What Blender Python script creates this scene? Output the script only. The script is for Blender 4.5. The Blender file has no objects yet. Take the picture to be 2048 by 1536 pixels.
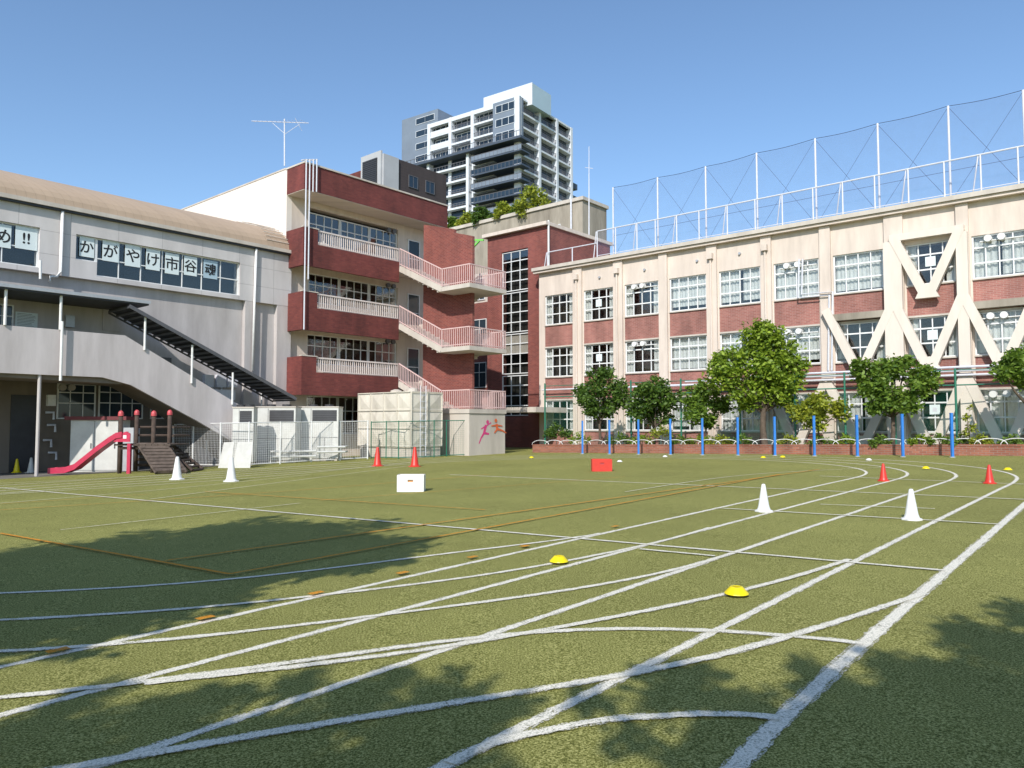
import bpy, bmesh, math, random
from math import radians, sin, cos, pi, atan2, sqrt
from mathutils import Vector, Matrix
random.seed(7)
C = bpy.context.scene.collection
FP=1500.0; EYE=1.55; PIT=math.atan(79/1500.0); GS=0.02
cp,sp=cos(PIT),sin(PIT)
def ray(px,py):
    x=(px-1024)/FP; y=-(py-768)/FP
    return Vector((x, cp-y*sp, sp+y*cp))
def gz(x): return GS*max(-40,min(40,x))
def G(px,py):
    d=ray(px,py); t=EYE/(GS*d.x-d.z)
    return Vector((d.x*t,d.y*t,EYE+d.z*t))
def atD(px,py,D):
    d=ray(px,py); t=D/d.y
    return Vector((d.x*t,D,EYE+d.z*t))
class Fr:
    def __init__(s,vx):
        n=sqrt(vx*vx+FP*FP); s.B=(vx/n,FP/n); s.A=(-FP/n,vx/n)
    def w(s,a,b,z): return Vector((s.A[0]*a+s.B[0]*b, s.A[1]*a+s.B[1]*b, z))
    def ab(s,p): return (p[0]*s.A[0]+p[1]*s.A[1], p[0]*s.B[0]+p[1]*s.B[1])
    def Pa(s,a0,px,py):
        d=ray(px,py); a,b=s.ab(d); t=a0/a
        return (b*t, EYE+d.z*t)
    def Pb(s,b0,px,py):
        d=ray(px,py); a,b=s.ab(d); t=b0/b
        return (a*t, EYE+d.z*t)
S=Fr(1290.0)
HR=Fr(1076.0)
def FA(a0,fr=S): return lambda u,z,n: fr.w(a0-n,u,z)
def FB(b0,fr=S): return lambda u,z,n: fr.w(u,b0-n,z)

# ---------------- materials
def nd(nt,t,**k):
    n=nt.nodes.new(t)
    for a,b in k.items(): setattr(n,a,b)
    return n
def newmat(name):
    m=bpy.data.materials.new(name); m.use_nodes=True; nt=m.node_tree
    bs=nt.nodes['Principled BSDF']
    return m,nt,bs
def facade_vec(nt,sz=1.0):
    g=nd(nt,'ShaderNodeNewGeometry')
    d=nd(nt,'ShaderNodeVectorMath',operation='DOT_PRODUCT'); d.inputs[1].default_value=(S.A[0]+S.B[0],S.A[1]+S.B[1],0)
    nt.links.new(g.outputs['Position'],d.inputs[0])
    sx=nd(nt,'ShaderNodeSeparateXYZ'); nt.links.new(g.outputs['Position'],sx.inputs[0])
    m=nd(nt,'ShaderNodeMath',operation='MULTIPLY'); m.inputs[1].default_value=sz
    nt.links.new(sx.outputs['Z'],m.inputs[0])
    c=nd(nt,'ShaderNodeCombineXYZ'); nt.links.new(d.outputs['Value'],c.inputs[0]); nt.links.new(m.outputs[0],c.inputs[1])
    return c.outputs[0]
def simple(name,col,rough=.7,var=.15,scale=2.5,metal=0,bump=0,streak=False,spec=None,bscale=None):
    m,nt,bs=newmat(name)
    bs.inputs['Roughness'].default_value=rough; bs.inputs['Metallic'].default_value=metal
    if spec is not None: bs.inputs['Specular IOR Level'].default_value=spec
    n=nd(nt,'ShaderNodeTexNoise'); n.inputs['Scale'].default_value=scale; n.inputs['Detail'].default_value=6; n.inputs['Roughness'].default_value=.65
    if streak: nt.links.new(facade_vec(nt,.18),n.inputs['Vector'])
    else:
        g=nd(nt,'ShaderNodeNewGeometry'); nt.links.new(g.outputs['Position'],n.inputs['Vector'])
    r=nd(nt,'ShaderNodeValToRGB')
    r.color_ramp.elements[0].position=.3; r.color_ramp.elements[1].position=.7
    c=col
    r.color_ramp.elements[0].color=(c[0]*(1-var*1.3),c[1]*(1-var*1.35),c[2]*(1-var*1.4),1)
    r.color_ramp.elements[1].color=(min(1,c[0]*(1+var*.4)),min(1,c[1]*(1+var*.4)),min(1,c[2]*(1+var*.4)),1)
    nt.links.new(n.outputs['Fac'],r.inputs['Fac']); nt.links.new(r.outputs[0],bs.inputs['Base Color'])
    if bump:
        b=nd(nt,'ShaderNodeBump'); b.inputs['Strength'].default_value=bump; b.inputs['Distance'].default_value=.02
        n2=nd(nt,'ShaderNodeTexNoise'); n2.inputs['Scale'].default_value=bscale or scale*12; n2.inputs['Detail'].default_value=4
        g2=nd(nt,'ShaderNodeNewGeometry'); nt.links.new(g2.outputs['Position'],n2.inputs['Vector'])
        nt.links.new(n2.outputs['Fac'],b.inputs['Height']); nt.links.new(b.outputs[0],bs.inputs['Normal'])
    return m
def brickmat(name,c1,c2,mortar,w=.24,h=.075,stain=.25):
    m,nt,bs=newmat(name)
    v=facade_vec(nt)
    b=nd(nt,'ShaderNodeTexBrick'); b.inputs['Scale'].default_value=1
    b.inputs['Brick Width'].default_value=w; b.inputs['Row Height'].default_value=h; b.inputs['Mortar Size'].default_value=.007
    b.inputs['Color1'].default_value=(*c1,1); b.inputs['Color2'].default_value=(*c2,1); b.inputs['Mortar'].default_value=(*mortar,1)
    nt.links.new(v,b.inputs['Vector'])
    n=nd(nt,'ShaderNodeTexNoise'); n.inputs['Scale'].default_value=1.2; n.inputs['Detail'].default_value=6
    nt.links.new(facade_vec(nt,.3),n.inputs['Vector'])
    r=nd(nt,'ShaderNodeMapRange'); r.inputs[1].default_value=.3; r.inputs[2].default_value=.7; r.inputs[3].default_value=1-stain; r.inputs[4].default_value=1.1
    nt.links.new(n.outputs['Fac'],r.inputs[0])
    mx=nd(nt,'ShaderNodeVectorMath',operation='SCALE'); nt.links.new(b.outputs['Color'],mx.inputs[0]); nt.links.new(r.outputs[0],mx.inputs['Scale'])
    nt.links.new(mx.outputs[0],bs.inputs['Base Color']); bs.inputs['Roughness'].default_value=.8
    bp=nd(nt,'ShaderNodeBump'); bp.inputs['Strength'].default_value=.5; bp.inputs['Distance'].default_value=.01; bp.invert=True
    nt.links.new(b.outputs['Fac'],bp.inputs['Height']); nt.links.new(bp.outputs[0],bs.inputs['Normal'])
    return m
def panelmat(name,col,w,h,line=.012,var=.12,dark=.6):
    m=brickmat(name,col,tuple(c*.97 for c in col),tuple(c*dark for c in col),w,h,var)
    for n in m.node_tree.nodes:
        if n.type=='TEX_BRICK': n.offset=0; n.inputs['Mortar Size'].default_value=line
    return m
def glassmat(name,tint=(.88,.9,.9),opaque=False):
    m,nt,bs=newmat(name)
    if opaque:
        bs.inputs['Base Color'].default_value=(*tint,1); bs.inputs['Roughness'].default_value=.06; return m
    out=nt.nodes['Material Output']
    tr=nd(nt,'ShaderNodeBsdfTransparent'); tr.inputs[0].default_value=(*tint,1)
    gl=nd(nt,'ShaderNodeBsdfGlossy'); gl.inputs['Roughness'].default_value=.03
    lw=nd(nt,'ShaderNodeLayerWeight'); lw.inputs[0].default_value=.3
    mr=nd(nt,'ShaderNodeMapRange'); mr.inputs[3].default_value=.05; mr.inputs[4].default_value=.45
    nt.links.new(lw.outputs['Facing'],mr.inputs[0])
    mx=nd(nt,'ShaderNodeMixShader'); nt.links.new(mr.outputs[0],mx.inputs[0]); nt.links.new(tr.outputs[0],mx.inputs[1]); nt.links.new(gl.outputs[0],mx.inputs[2])
    nt.links.new(mx.outputs[0],out.inputs[0]); return m
def netmat(name,col,op,scale=None):
    m,nt,bs=newmat(name); out=nt.nodes['Material Output']
    bs.inputs['Base Color'].default_value=(*col,1); bs.inputs['Roughness'].default_value=.8
    tr=nd(nt,'ShaderNodeBsdfTransparent'); mx=nd(nt,'ShaderNodeMixShader')
    n=nd(nt,'ShaderNodeTexNoise'); n.inputs['Scale'].default_value=1.5
    g=nd(nt,'ShaderNodeNewGeometry'); nt.links.new(g.outputs['Position'],n.inputs['Vector'])
    r=nd(nt,'ShaderNodeMapRange'); r.inputs[3].default_value=op*.6; r.inputs[4].default_value=op*1.4
    nt.links.new(n.outputs['Fac'],r.inputs[0]); nt.links.new(r.outputs[0],mx.inputs[0])
    nt.links.new(tr.outputs[0],mx.inputs[1]); nt.links.new(bs.outputs[0],mx.inputs[2]); nt.links.new(mx.outputs[0],out.inputs[0]); return m
def leafmat(name,c1,c2,tl=.4):
    m,nt,bs=newmat(name); out=nt.nodes['Material Output']
    g=nd(nt,'ShaderNodeNewGeometry')
    r=nd(nt,'ShaderNodeValToRGB'); r.color_ramp.elements[0].color=(*c1,1); r.color_ramp.elements[1].color=(*c2,1)
    nt.links.new(g.outputs['Random Per Island'],r.inputs[0]); nt.links.new(r.outputs[0],bs.inputs['Base Color'])
    bs.inputs['Roughness'].default_value=.55
    t=nd(nt,'ShaderNodeBsdfTranslucent'); nt.links.new(r.outputs[0],t.inputs[0])
    mx=nd(nt,'ShaderNodeMixShader'); mx.inputs[0].default_value=tl
    nt.links.new(bs.outputs[0],mx.inputs[1]); nt.links.new(t.outputs[0],mx.inputs[2]); nt.links.new(mx.outputs[0],out.inputs[0]); return m
M={}
M['cream']=simple('cream_render',(.65,.56,.485),.8,.15,1.8,streak=True,bump=.1)
M['brace']=simple('brace_render',(.70,.62,.54),.8,.1,1.8,streak=True)
M['creamside']=simple('cream_side',(.72,.66,.60),.8,.05,.8,streak=True)
M['gymwall']=panelmat('gym_panel',(.56,.53,.52),1.8,.9,.012,.16,.72)
M['gymlow']=simple('gym_lower',(.49,.455,.44),.8,.2,1.2,streak=True)
M['ramp']=simple('ramp_paint',(.55,.505,.50),.8,.18,1.2,streak=True)
M['shadepaint']=simple('wall_painted_shade',(.19,.16,.13),.8,.2,1.2,streak=True)  # beige darkened so the shade under walkway and stair is in the colour
M['tanroof']=panelmat('tan_roof',(.40,.30,.215),.33,50,.006,.06,.75)
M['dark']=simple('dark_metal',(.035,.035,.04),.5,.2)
M['canopyframe']=simple('canopy_metal',(.10,.10,.11),.5,.2)
M['steel']=simple('steel',(.45,.46,.48),.4,.1,5,metal=.3)
M['galv']=simple('galvanised',(.62,.63,.68),.5,.08,5)
M['frame']=simple('window_frame',(.74,.75,.75),.4,.05)
M['darkframe']=simple('dark_frame',(.12,.12,.13),.4,.05)
M['glass']=glassmat('glass')
M['darkglass']=glassmat('dark_glass',(.03,.045,.06),True)
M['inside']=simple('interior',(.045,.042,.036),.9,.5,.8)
M['curtain']=simple('curtain',(.84,.83,.80),.8,.12,6)
M['brick']=brickmat('red_brick',(.25,.064,.046),(.17,.040,.032),(.28,.15,.13))
M['brick2']=brickmat('spandrel_brick',(.38,.155,.125),(.29,.11,.09),(.42,.28,.24),.24,.075,.38)
M['brickflat']=brickmat('fascia_tile',(.20,.046,.036),(.145,.03,.026),(.14,.045,.04),.24,.08,.45)
M['planter']=brickmat('planter_brick',(.34,.12,.07),(.23,.075,.045),(.26,.21,.17),.22,.08,.35)
M['pinkrail']=simple('pink_rail',(.66,.47,.45),.5,.08)
M['railing']=simple('pale_rail',(.68,.60,.56),.5,.08)
M['conc']=simple('concrete',(.37,.33,.27),.9,.45,.6,streak=True,bump=.2)
M['concw']=simple('concrete_pale',(.55,.50,.44),.85,.2,1,streak=True)
M['blue']=simple('blue_paint',(.03,.19,.58),.45,.12)
M['green']=simple('green_paint',(.02,.16,.10),.45,.1)
M['greennet']=netmat('green_net',(.015,.2,.13),.10)
M['net']=netmat('grey_net',(.12,.16,.28),.17)
M['wirem']=simple('wire',(.07,.09,.18),.5,.1)
M['red']=simple('red_plastic',(.62,.035,.02),.4,.12,9)
M['redbox']=simple('red_board',(.6,.04,.025),.5,.1,6)
M['pink']=simple('pink_slide',(.50,.03,.08),.35,.2,4)
M['redcap']=simple('red_cap',(.50,.07,.08),.45,.1)
M['yellow']=simple('yellow_plastic',(.78,.62,.0),.4,.08,9)
M['whitep']=simple('white_plastic',(.74,.74,.72),.4,.1,6)
M['accase']=simple('unit_casing',(.56,.56,.53),.5,.14,2)
M['wood']=simple('weathered_log',(.08,.055,.042),.9,.4,4,bump=.3)
M['plank']=simple('plank',(.10,.075,.06),.9,.4,5,bump=.3)
M['maroon']=simple('maroon',(.15,.03,.035),.7,.15)
M['orangebox']=simple('box_inside',(.6,.3,.12),.7,.1)
M['trunk']=simple('bark',(.12,.09,.065),.95,.4,6,bump=.5)
M['soil']=simple('soil',(.07,.05,.035),.95,.4,3,bump=.5)
M['pave']=simple('paving',(.18,.17,.15),.9,.3,1.5,bump=.2)
M['tank']=simple('tank_panel',(.62,.58,.50),.7,.22,1.4,streak=True)
M['paper']=simple('paper',(.66,.74,.75),.8,.03)
M['ink']=simple('ink',(.01,.01,.012),.7,0)
M['hrw']=simple('tower_white',(.62,.66,.71),.6,.08,.3)
M['hrg']=simple('tower_grey',(.055,.075,.11),.6,.1,.3)
M['hrg2']=simple('tower_midgrey',(.17,.21,.27),.6,.1,.3)
M['hrglass']=glassmat('tower_glass',(.02,.035,.055),True)
M['hrpale']=simple('tower_pale_blue',(.38,.50,.58),.6,.05,.3)
M['endwall']=simple('end_wall_grey',(.42,.43,.45),.7,.1,.5)
M['brown']=panelmat('brown_tile',(.055,.042,.042),.6,.3,.02,.2,.8)
M['leaf']=leafmat('leaf_green',(.055,.12,.014),(.21,.32,.035))
M['leafshade']=leafmat('leaf_shade',(.03,.07,.012),(.08,.14,.02),.08)
M['leafdark']=leafmat('leaf_dark',(.036,.09,.014),(.14,.235,.03))
M['leafyel']=leafmat('leaf_yellow',(.14,.20,.02),(.44,.47,.045))
M['leafbrt']=leafmat('leaf_bright',(.085,.165,.013),(.33,.44,.035))
M['muralpink']=simple('mural_pink',(.6,.05,.2),.8,.1)
M['muralor']=simple('mural_orange',(.65,.13,.04),.8,.1)
M['greenframe']=simple('lime',(.2,.6,.1),.5,.1)
def turf():
    m,nt,bs=newmat('artificial_turf'); bs.inputs['Roughness'].default_value=.95; bs.inputs['Specular IOR Level'].default_value=.08
    g=nd(nt,'ShaderNodeNewGeometry')
    def noise(s,d=4,r=.6):
        n=nd(nt,'ShaderNodeTexNoise'); n.inputs['Scale'].default_value=s; n.inputs['Detail'].default_value=d; n.inputs['Roughness'].default_value=r
        nt.links.new(g.outputs['Position'],n.inputs['Vector']); return n
    n1=noise(80,5,.8); n2=noise(.3,4); n3=noise(3,5,.7)
    r=nd(nt,'ShaderNodeValToRGB'); e=r.color_ramp.elements
    e[0].position=.40; e[0].color=(.060,.064,.013,1); e[1].position=.62; e[1].color=(.52,.49,.19,1)
    x=e.new(.5); x.color=(.205,.208,.054,1)
    nt.links.new(n1.outputs['Fac'],r.inputs[0])
    def sc(src,n,lo,hi):
        mr=nd(nt,'ShaderNodeMapRange'); mr.inputs[1].default_value=.3; mr.inputs[2].default_value=.7; mr.inputs[3].default_value=lo; mr.inputs[4].default_value=hi
        nt.links.new(n.outputs['Fac'],mr.inputs[0])
        v=nd(nt,'ShaderNodeVectorMath',operation='SCALE'); nt.links.new(src,v.inputs[0]); nt.links.new(mr.outputs[0],v.inputs['Scale']); return v.outputs[0]
    c=sc(r.outputs[0],n2,.88,1.1); c=sc(c,n3,.94,1.05)
    nt.links.new(c,bs.inputs['Base Color'])
    b=nd(nt,'ShaderNodeBump'); b.inputs['Strength'].default_value=.6; b.inputs['Distance'].default_value=.007
    nt.links.new(n1.outputs['Fac'],b.inputs['Height']); nt.links.new(b.outputs[0],bs.inputs['Normal'])
    return m
M['turf']=turf()
def linemat(name,col,thr=.42):
    m,nt,bs=newmat(name); bs.inputs['Roughness'].default_value=.95; bs.inputs['Specular IOR Level'].default_value=.15; out=nt.nodes['Material Output']
    g=nd(nt,'ShaderNodeNewGeometry'); n=nd(nt,'ShaderNodeTexNoise'); n.inputs['Scale'].default_value=75; n.inputs['Detail'].default_value=5; n.inputs['Roughness'].default_value=.85
    nt.links.new(g.outputs['Position'],n.inputs['Vector'])
    cr=nd(nt,'ShaderNodeValToRGB'); cr.color_ramp.elements[0].position=.4; cr.color_ramp.elements[0].color=(col[0]*.6,col[1]*.62,col[2]*.55,1); cr.color_ramp.elements[1].position=.55; cr.color_ramp.elements[1].color=(*col,1)
    nt.links.new(n.outputs['Fac'],cr.inputs[0]); nt.links.new(cr.outputs[0],bs.inputs['Base Color'])
    n2=nd(nt,'ShaderNodeTexNoise'); n2.inputs['Scale'].default_value=6; n2.inputs['Detail'].default_value=3; nt.links.new(g.outputs['Position'],n2.inputs['Vector'])
    ad=nd(nt,'ShaderNodeMath',operation='MULTIPLY_ADD'); ad.inputs[1].default_value=.25; nt.links.new(n2.outputs['Fac'],ad.inputs[0]); nt.links.new(n.outputs['Fac'],ad.inputs[2])
    r=nd(nt,'ShaderNodeMapRange'); r.inputs[1].default_value=thr+.125-.03; r.inputs[2].default_value=thr+.125+.04
    nt.links.new(ad.outputs[0],r.inputs[0])
    tr=nd(nt,'ShaderNodeBsdfTransparent'); mx=nd(nt,'ShaderNodeMixShader')
    nt.links.new(r.outputs[0],mx.inputs[0]); nt.links.new(tr.outputs[0],mx.inputs[1]); nt.links.new(bs.outputs[0],mx.inputs[2]); nt.links.new(mx.outputs[0],out.inputs[0])
    b=nd(nt,'ShaderNodeBump'); b.inputs['Strength'].default_value=.5; b.inputs['Distance'].default_value=.006
    nt.links.new(n.outputs['Fac'],b.inputs['Height']); nt.links.new(b.outputs[0],bs.inputs['Normal'])
    return m
M['whiteline']=linemat('white_line',(.82,.77,.66),.40)
M['whiteedge']=linemat('white_line_edge',(.74,.70,.58),.51)
M['orangeline']=linemat('orange_line',(.66,.27,.03),.42)

# ---------------- mesh builder
ROOT={}
class MB:
    def __init__(s): s.v=[]; s.f=[]
    def hexa(s,p):
        i=len(s.v); s.v+=p
        for f in ((0,1,2,3),(4,7,6,5),(0,4,5,1),(1,5,6,2),(2,6,7,3),(3,7,4,0)): s.f.append(tuple(i+k for k in f))
        return s
    def box(s,x0,x1,y0,y1,z0,z1):
        return s.hexa([Vector(q) for q in ((x0,y0,z0),(x1,y0,z0),(x1,y1,z0),(x0,y1,z0),(x0,y0,z1),(x1,y0,z1),(x1,y1,z1),(x0,y1,z1))])
    def ab(s,a0,a1,b0,b1,z0,z1,fr=S):
        w=fr.w
        return s.hexa([w(a0,b0,z0),w(a1,b0,z0),w(a1,b1,z0),w(a0,b1,z0),w(a0,b0,z1),w(a1,b0,z1),w(a1,b1,z1),w(a0,b1,z1)])
    def fb(s,F,u0,u1,z0,z1,n0,n1):
        return s.hexa([F(u0,z0,n0),F(u1,z0,n0),F(u1,z0,n1),F(u0,z0,n1),F(u0,z1,n0),F(u1,z1,n0),F(u1,z1,n1),F(u0,z1,n1)])
    def fbar(s,F,p,q,w,n0,n1,w2=None):
        w2=w if w2 is None else w2
        dx,dz=q[0]-p[0],q[1]-p[1]; L=sqrt(dx*dx+dz*dz) or 1; nx,nz=-dz/L,dx/L
        P=[(p[0]+nx*w/2,p[1]+nz*w/2),(q[0]+nx*w2/2,q[1]+nz*w2/2),(q[0]-nx*w2/2,q[1]-nz*w2/2),(p[0]-nx*w/2,p[1]-nz*w/2)]
        return s.hexa([F(*k,n0) for k in P]+[F(*k,n1) for k in P])
    def fpoly(s,F,pts,n0,n1):
        i=len(s.v); n=len(pts)
        s.v+=[F(u,z,n0) for u,z in pts]+[F(u,z,n1) for u,z in pts]
        s.f.append(tuple(range(i,i+n))); s.f.append(tuple(range(i+2*n-1,i+n-1,-1)))
        for k in range(n): s.f.append((i+k,i+(k+1)%n,i+n+(k+1)%n,i+n+k))
        return s
    def tube(s,pts,r,n=8,cap=True):
        pts=[Vector(p) for p in pts]; rs=r if isinstance(r,(list,tuple)) else [r]*len(pts)
        i=len(s.v)
        for k,p in enumerate(pts):
            t=(pts[min(k+1,len(pts)-1)]-pts[max(k-1,0)]).normalized()
            up=Vector((0,0,1)) if abs(t.z)<.9 else Vector((1,0,0))
            x=t.cross(up).normalized(); y=t.cross(x)
            for j in range(n): s.v.append(p+(x*cos(2*pi*j/n)+y*sin(2*pi*j/n))*rs[k])
        for k in range(len(pts)-1):
            for j in range(n): s.f.append((i+k*n+j,i+k*n+(j+1)%n,i+(k+1)*n+(j+1)%n,i+(k+1)*n+j))
        if cap:
            s.f.append(tuple(i+j for j in range(n))); s.f.append(tuple(i+(len(pts)-1)*n+j for j in reversed(range(n))))
        return s
    def lathe(s,prof,c,n=20):
        i=len(s.v); c=Vector(c)
        for r,z in prof:
            for j in range(n): s.v.append(c+Vector((r*cos(2*pi*j/n),r*sin(2*pi*j/n),z)))
        for k in range(len(prof)-1):
            for j in range(n): s.f.append((i+k*n+j,i+k*n+(j+1)%n,i+(k+1)*n+(j+1)%n,i+(k+1)*n+j))
        return s
    def quad(s,a,b,c,d):
        i=len(s.v); s.v+=[Vector(a),Vector(b),Vector(c),Vector(d)]; s.f.append((i,i+1,i+2,i+3)); return s
    def build(s,name,mat,parent=None,origin=None,smooth=False,recalc=True):
        o0=ROOT.get(parent.name) if parent else (Vector(origin) if origin else Vector((0,0,0)))
        me=bpy.data.meshes.new(name); me.from_pydata([tuple(v-o0) for v in s.v],[],s.f)
        if recalc and len(s.v)<30000:
            bm=bmesh.new(); bm.from_mesh(me); bmesh.ops.recalc_face_normals(bm,faces=bm.faces); bm.to_mesh(me); bm.free()
        me.materials.append(mat)
        if smooth:
            for p in me.polygons: p.use_smooth=True
        o=bpy.data.objects.new(name,me); C.objects.link(o)
        if parent: o.parent=parent
        else: o.location=o0
        ROOT[o.name]=o0
        return o
def tag(o,label,cat,group=None):
    o['label']=label; o['category']=cat
    if group: o['group']=group
    return o
def thing(name,label,cat,loc,group=None):
    o=bpy.data.objects.new(name,None); C.objects.link(o); o.location=loc; ROOT[o.name]=Vector(loc); o.empty_display_size=.3
    return tag(o,label,cat,group)
def struct(o): o['kind']='structure'; return o
def copy_tree(o,parent=None):
    c=o.copy(); C.objects.link(c)
    if parent: c.parent=parent
    for ch in list(o.children): copy_tree(ch,c)
    return c
ORD=['first','second','third','fourth','fifth','sixth','seventh','eighth','ninth','tenth','eleventh','twelfth','thirteenth','fourteenth','fifteenth','sixteenth','seventeenth','eighteenth','nineteenth','twentieth','twenty-first','twenty-second','twenty-third','twenty-fourth','twenty-fifth','twenty-sixth','twenty-seventh','twenty-eighth','twenty-ninth','thirtieth']

def window(par,F,u0,u1,z0,z1,cols,rows=(.5,),n=-.12,fm=None,pm=None,fw=.05,curtain=None,thin=.03,name='window'):
    if u0>u1: u0,u1=u1,u0
    fm=fm or M['frame']; pm=pm or M['glass']
    m=MB(); t=.07
    m.fb(F,u0,u1,z0,z0+fw,n,n+t); m.fb(F,u0,u1,z1-fw,z1,n,n+t)
    m.fb(F,u0,u0+fw,z0+fw,z1-fw,n,n+t); m.fb(F,u1-fw,u1,z0+fw,z1-fw,n,n+t)
    for k in range(1,cols):
        u=u0+(u1-u0)*k/cols; m.fb(F,u-thin/2,u+thin/2,z0+fw,z1-fw,n+.002,n+t-.01)
    for r in rows:
        z=z0+(z1-z0)*r; m.fb(F,u0+fw,u1-fw,z-thin*.7,z+thin*.7,n+.006,n+t-.004)
    o=m.build(name,fm,par)
    p=MB(); p.fb(F,u0+fw*.5,u1-fw*.5,z0+fw*.5,z1-fw*.5,n+.02,n+.03); p.build('pane',pm,o)
    if curtain:
        for (c0,c1) in curtain:
            q=MB(); a=u0+(u1-u0)*c0; b=u0+(u1-u0)*c1; k=max(4,int(abs(b-a)/.09))
            pts=[(a+(b-a)*i/k, n-.10-.05*(i%2)+random.uniform(-.01,.01)) for i in range(k+1)]
            zl=z0+.03+(random.uniform(.05,.25) if random.random()<.25 else 0)
            for i in range(k):
                (x0,n0),(x1,n1)=pts[i],pts[i+1]
                q.quad(F(x0,zl,n0),F(x1,zl,n1),F(x1,z1-.03,n1),F(x0,z1-.03,n0))
            q.build('curtain',M['curtain'],o,recalc=False)
    return o

# ---------------- ground
m=MB()
xs=[-900,-300,-40,-20,0,20,40,300,900]; ys=[-900,-100,-20,0,20,60,200,1500]
for y in ys:
    for x in xs: m.v.append(Vector((x,y,gz(x))))
for j in range(len(ys)-1):
    for i in range(len(xs)-1):
        k=j*len(xs)+i; m.f.append((k,k+1,k+1+len(xs),k+len(xs)))
struct(m.build('ground',M['turf']))
def sheet(name,pts,mat,dz):
    m=MB(); m.v=[Vector((p[0],p[1],gz(p[0])+dz)) for p in pts]; m.f=[tuple(range(len(pts)))]
    return struct(m.build(name,mat))
sheet('pavement',[S.w(30.0,2,0),S.w(30.0,20.3,0),S.w(36,20.3,0),S.w(36,2,0)],M['pave'],.004)

# lines
def catmull(P,step):
    out=[]
    n=len(P)
    for i in range(n-1):
        p0=P[max(i-1,0)]; p1=P[i]; p2=P[i+1]; p3=P[min(i+2,n-1)]
        L=(p2-p1).length; k=max(1,min(400,int(L/.06)))
        for j in range(k):
            t=j/k
            out.append(.5*((2*p1)+(p2-p0)*t+(2*p0-5*p1+4*p2-p3)*t*t+(3*p1-p0-3*p2+p3)*t**3))
    out.append(P[-1]); return out
def smooth(Q,win=9,it=3):
    n=len(Q)
    for _ in range(it):
        R=list(Q)
        for i in range(1,n-1):
            h=min(win,i,n-1-i); s_=Vector((0,0))
            for k in range(i-h,i+h+1): s_=s_+Q[k]
            R[i]=s_/(2*h+1)
        Q=R
    return Q
LK=[0]
EDGE=MB()
def ribbon1(mb,Q,w,j0):
    LK[0]+=1; dz=.003+LK[0]*.0004; i0=len(mb.v); wob=random.uniform(0,6)
    for k,q in enumerate(Q):
        t=(Q[min(k+1,len(Q)-1)]-Q[max(k-1,0)]); t=t.normalized() if t.length>0 else Vector((1,0)); nn=Vector((-t.y,t.x))
        j=j0 if q.length<15 else 0
        ww=w*(1+.06*sin(k*.13+wob))
        for s_ in (-1,1):
            e=q+nn*s_*(ww/2+random.uniform(-j,j)); mb.v.append(Vector((e.x,e.y,gz(e.x)+dz)))
    for k in range(len(Q)-1): mb.f.append((i0+2*k,i0+2*k+1,i0+2*k+3,i0+2*k+2))
def ribbon(mb,pts,w,edge=True,sm=True):
    P=[Vector((p[0],p[1])) for p in pts]
    if len(P)==2: P=[P[0].lerp(P[1],i/12) for i in range(13)]; sm=False
    Q=catmull(P,1.0)
    if sm: Q=smooth(Q)
    if edge: ribbon1(EDGE,Q,w*1.4,.010)
    ribbon1(mb,Q,w,.007)
WL=MB(); OL=MB()
def wl(pts,w=.06): ribbon(WL,[G(*p) for p in pts],w)
def ol(pts,w=.05): ribbon(OL,[G(*p) for p in pts],w,False)
ac=14.4; bc=20.3
for (px,py) in ((1000,1113),(1000,1168),(1000,1263),(1000,1478)):
    an=S.ab(G(px,py))[0]; r=ac-an
    pts=[S.w(an,b,0) for b in (-6,0,2,4,6,9,12,15,18)]
    for k in range(0,19):
        t=-pi/2+pi*k/18; pts.append(S.w(ac+r*sin(t),bc+r*.88*cos(t),0))
    pts+=[S.w(ac+r,b,0) for b in (17,13,9,5,0,-6)]
    ribbon(WL,pts,.066,sm=False)
wl([(1440,1568),(1470,1536),(1725,1290),(2048,1010),(2120,945)],.085)
wl([(-40,1189),(300,1174),(620,1143),(850,1113),(1165,1075),(1200,1067)])
wl([(-40,1243),(300,1226),(640,1192),(1000,1147),(1310,1087),(1420,1056)])
wl([(-40,1306),(200,1296),(500,1264),(840,1222),(1150,1180),(1370,1137),(1530,1086)])
wl([(-40,1402),(290,1368),(600,1325),(860,1287),(1000,1268),(1200,1256),(1400,1258),(1600,1272),(1725,1290)],.065)
wl([(290,1369),(600,1336),(860,1302),(1130,1255),(1340,1214),(1540,1170),(1700,1120)],.062)
wl([(-80,1580),(140,1540),(350,1498),(640,1452),(900,1410),(1180,1366),(1400,1325),(1600,1270),(1850,1188)],.066)
wl([(900,1531),(1000,1468),(1080,1437),(1200,1423),(1350,1420),(1470,1428),(1560,1440)],.062)
wl([(0,976),(1890,1143)],.06)
wl([(900,950),(2048,1000)],.055); wl([(1430,1017),(2000,1050)],.05); wl([(1280,1100),(1430,1114)],.05)
wl([(1640,953),(2060,970)],.05); wl([(1640,1010),(1870,1019)],.04); wl([(1250,985),(1500,950),(1780,935)],.03)
wl([(0,990),(500,957),(820,926)],.05); wl([(0,1008),(350,978),(620,950)],.03); wl([(120,1062),(600,1008)],.025); wl([(0,968),(400,948),(760,922)],.04)
wl([(300,1000),(560,966),(840,930)],.03); wl([(60,952),(420,938)],.03)
struct(WL.build('track_lines',M['whiteline'],recalc=False))
struct(EDGE.build('track_line_edges',M['whiteedge'],recalc=False))
ol([(0,1069),(460,1152)]); ol([(330,1125),(1640,940)]); ol([(460,1152),(980,1057),(1290,1000),(1560,950)])
ol([(0,1022),(560,985),(980,950)],.04); ol([(410,985),(970,1022)],.04); ol([(0,1010),(300,990)],.03); ol([(640,1003),(1250,955)],.03)
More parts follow.
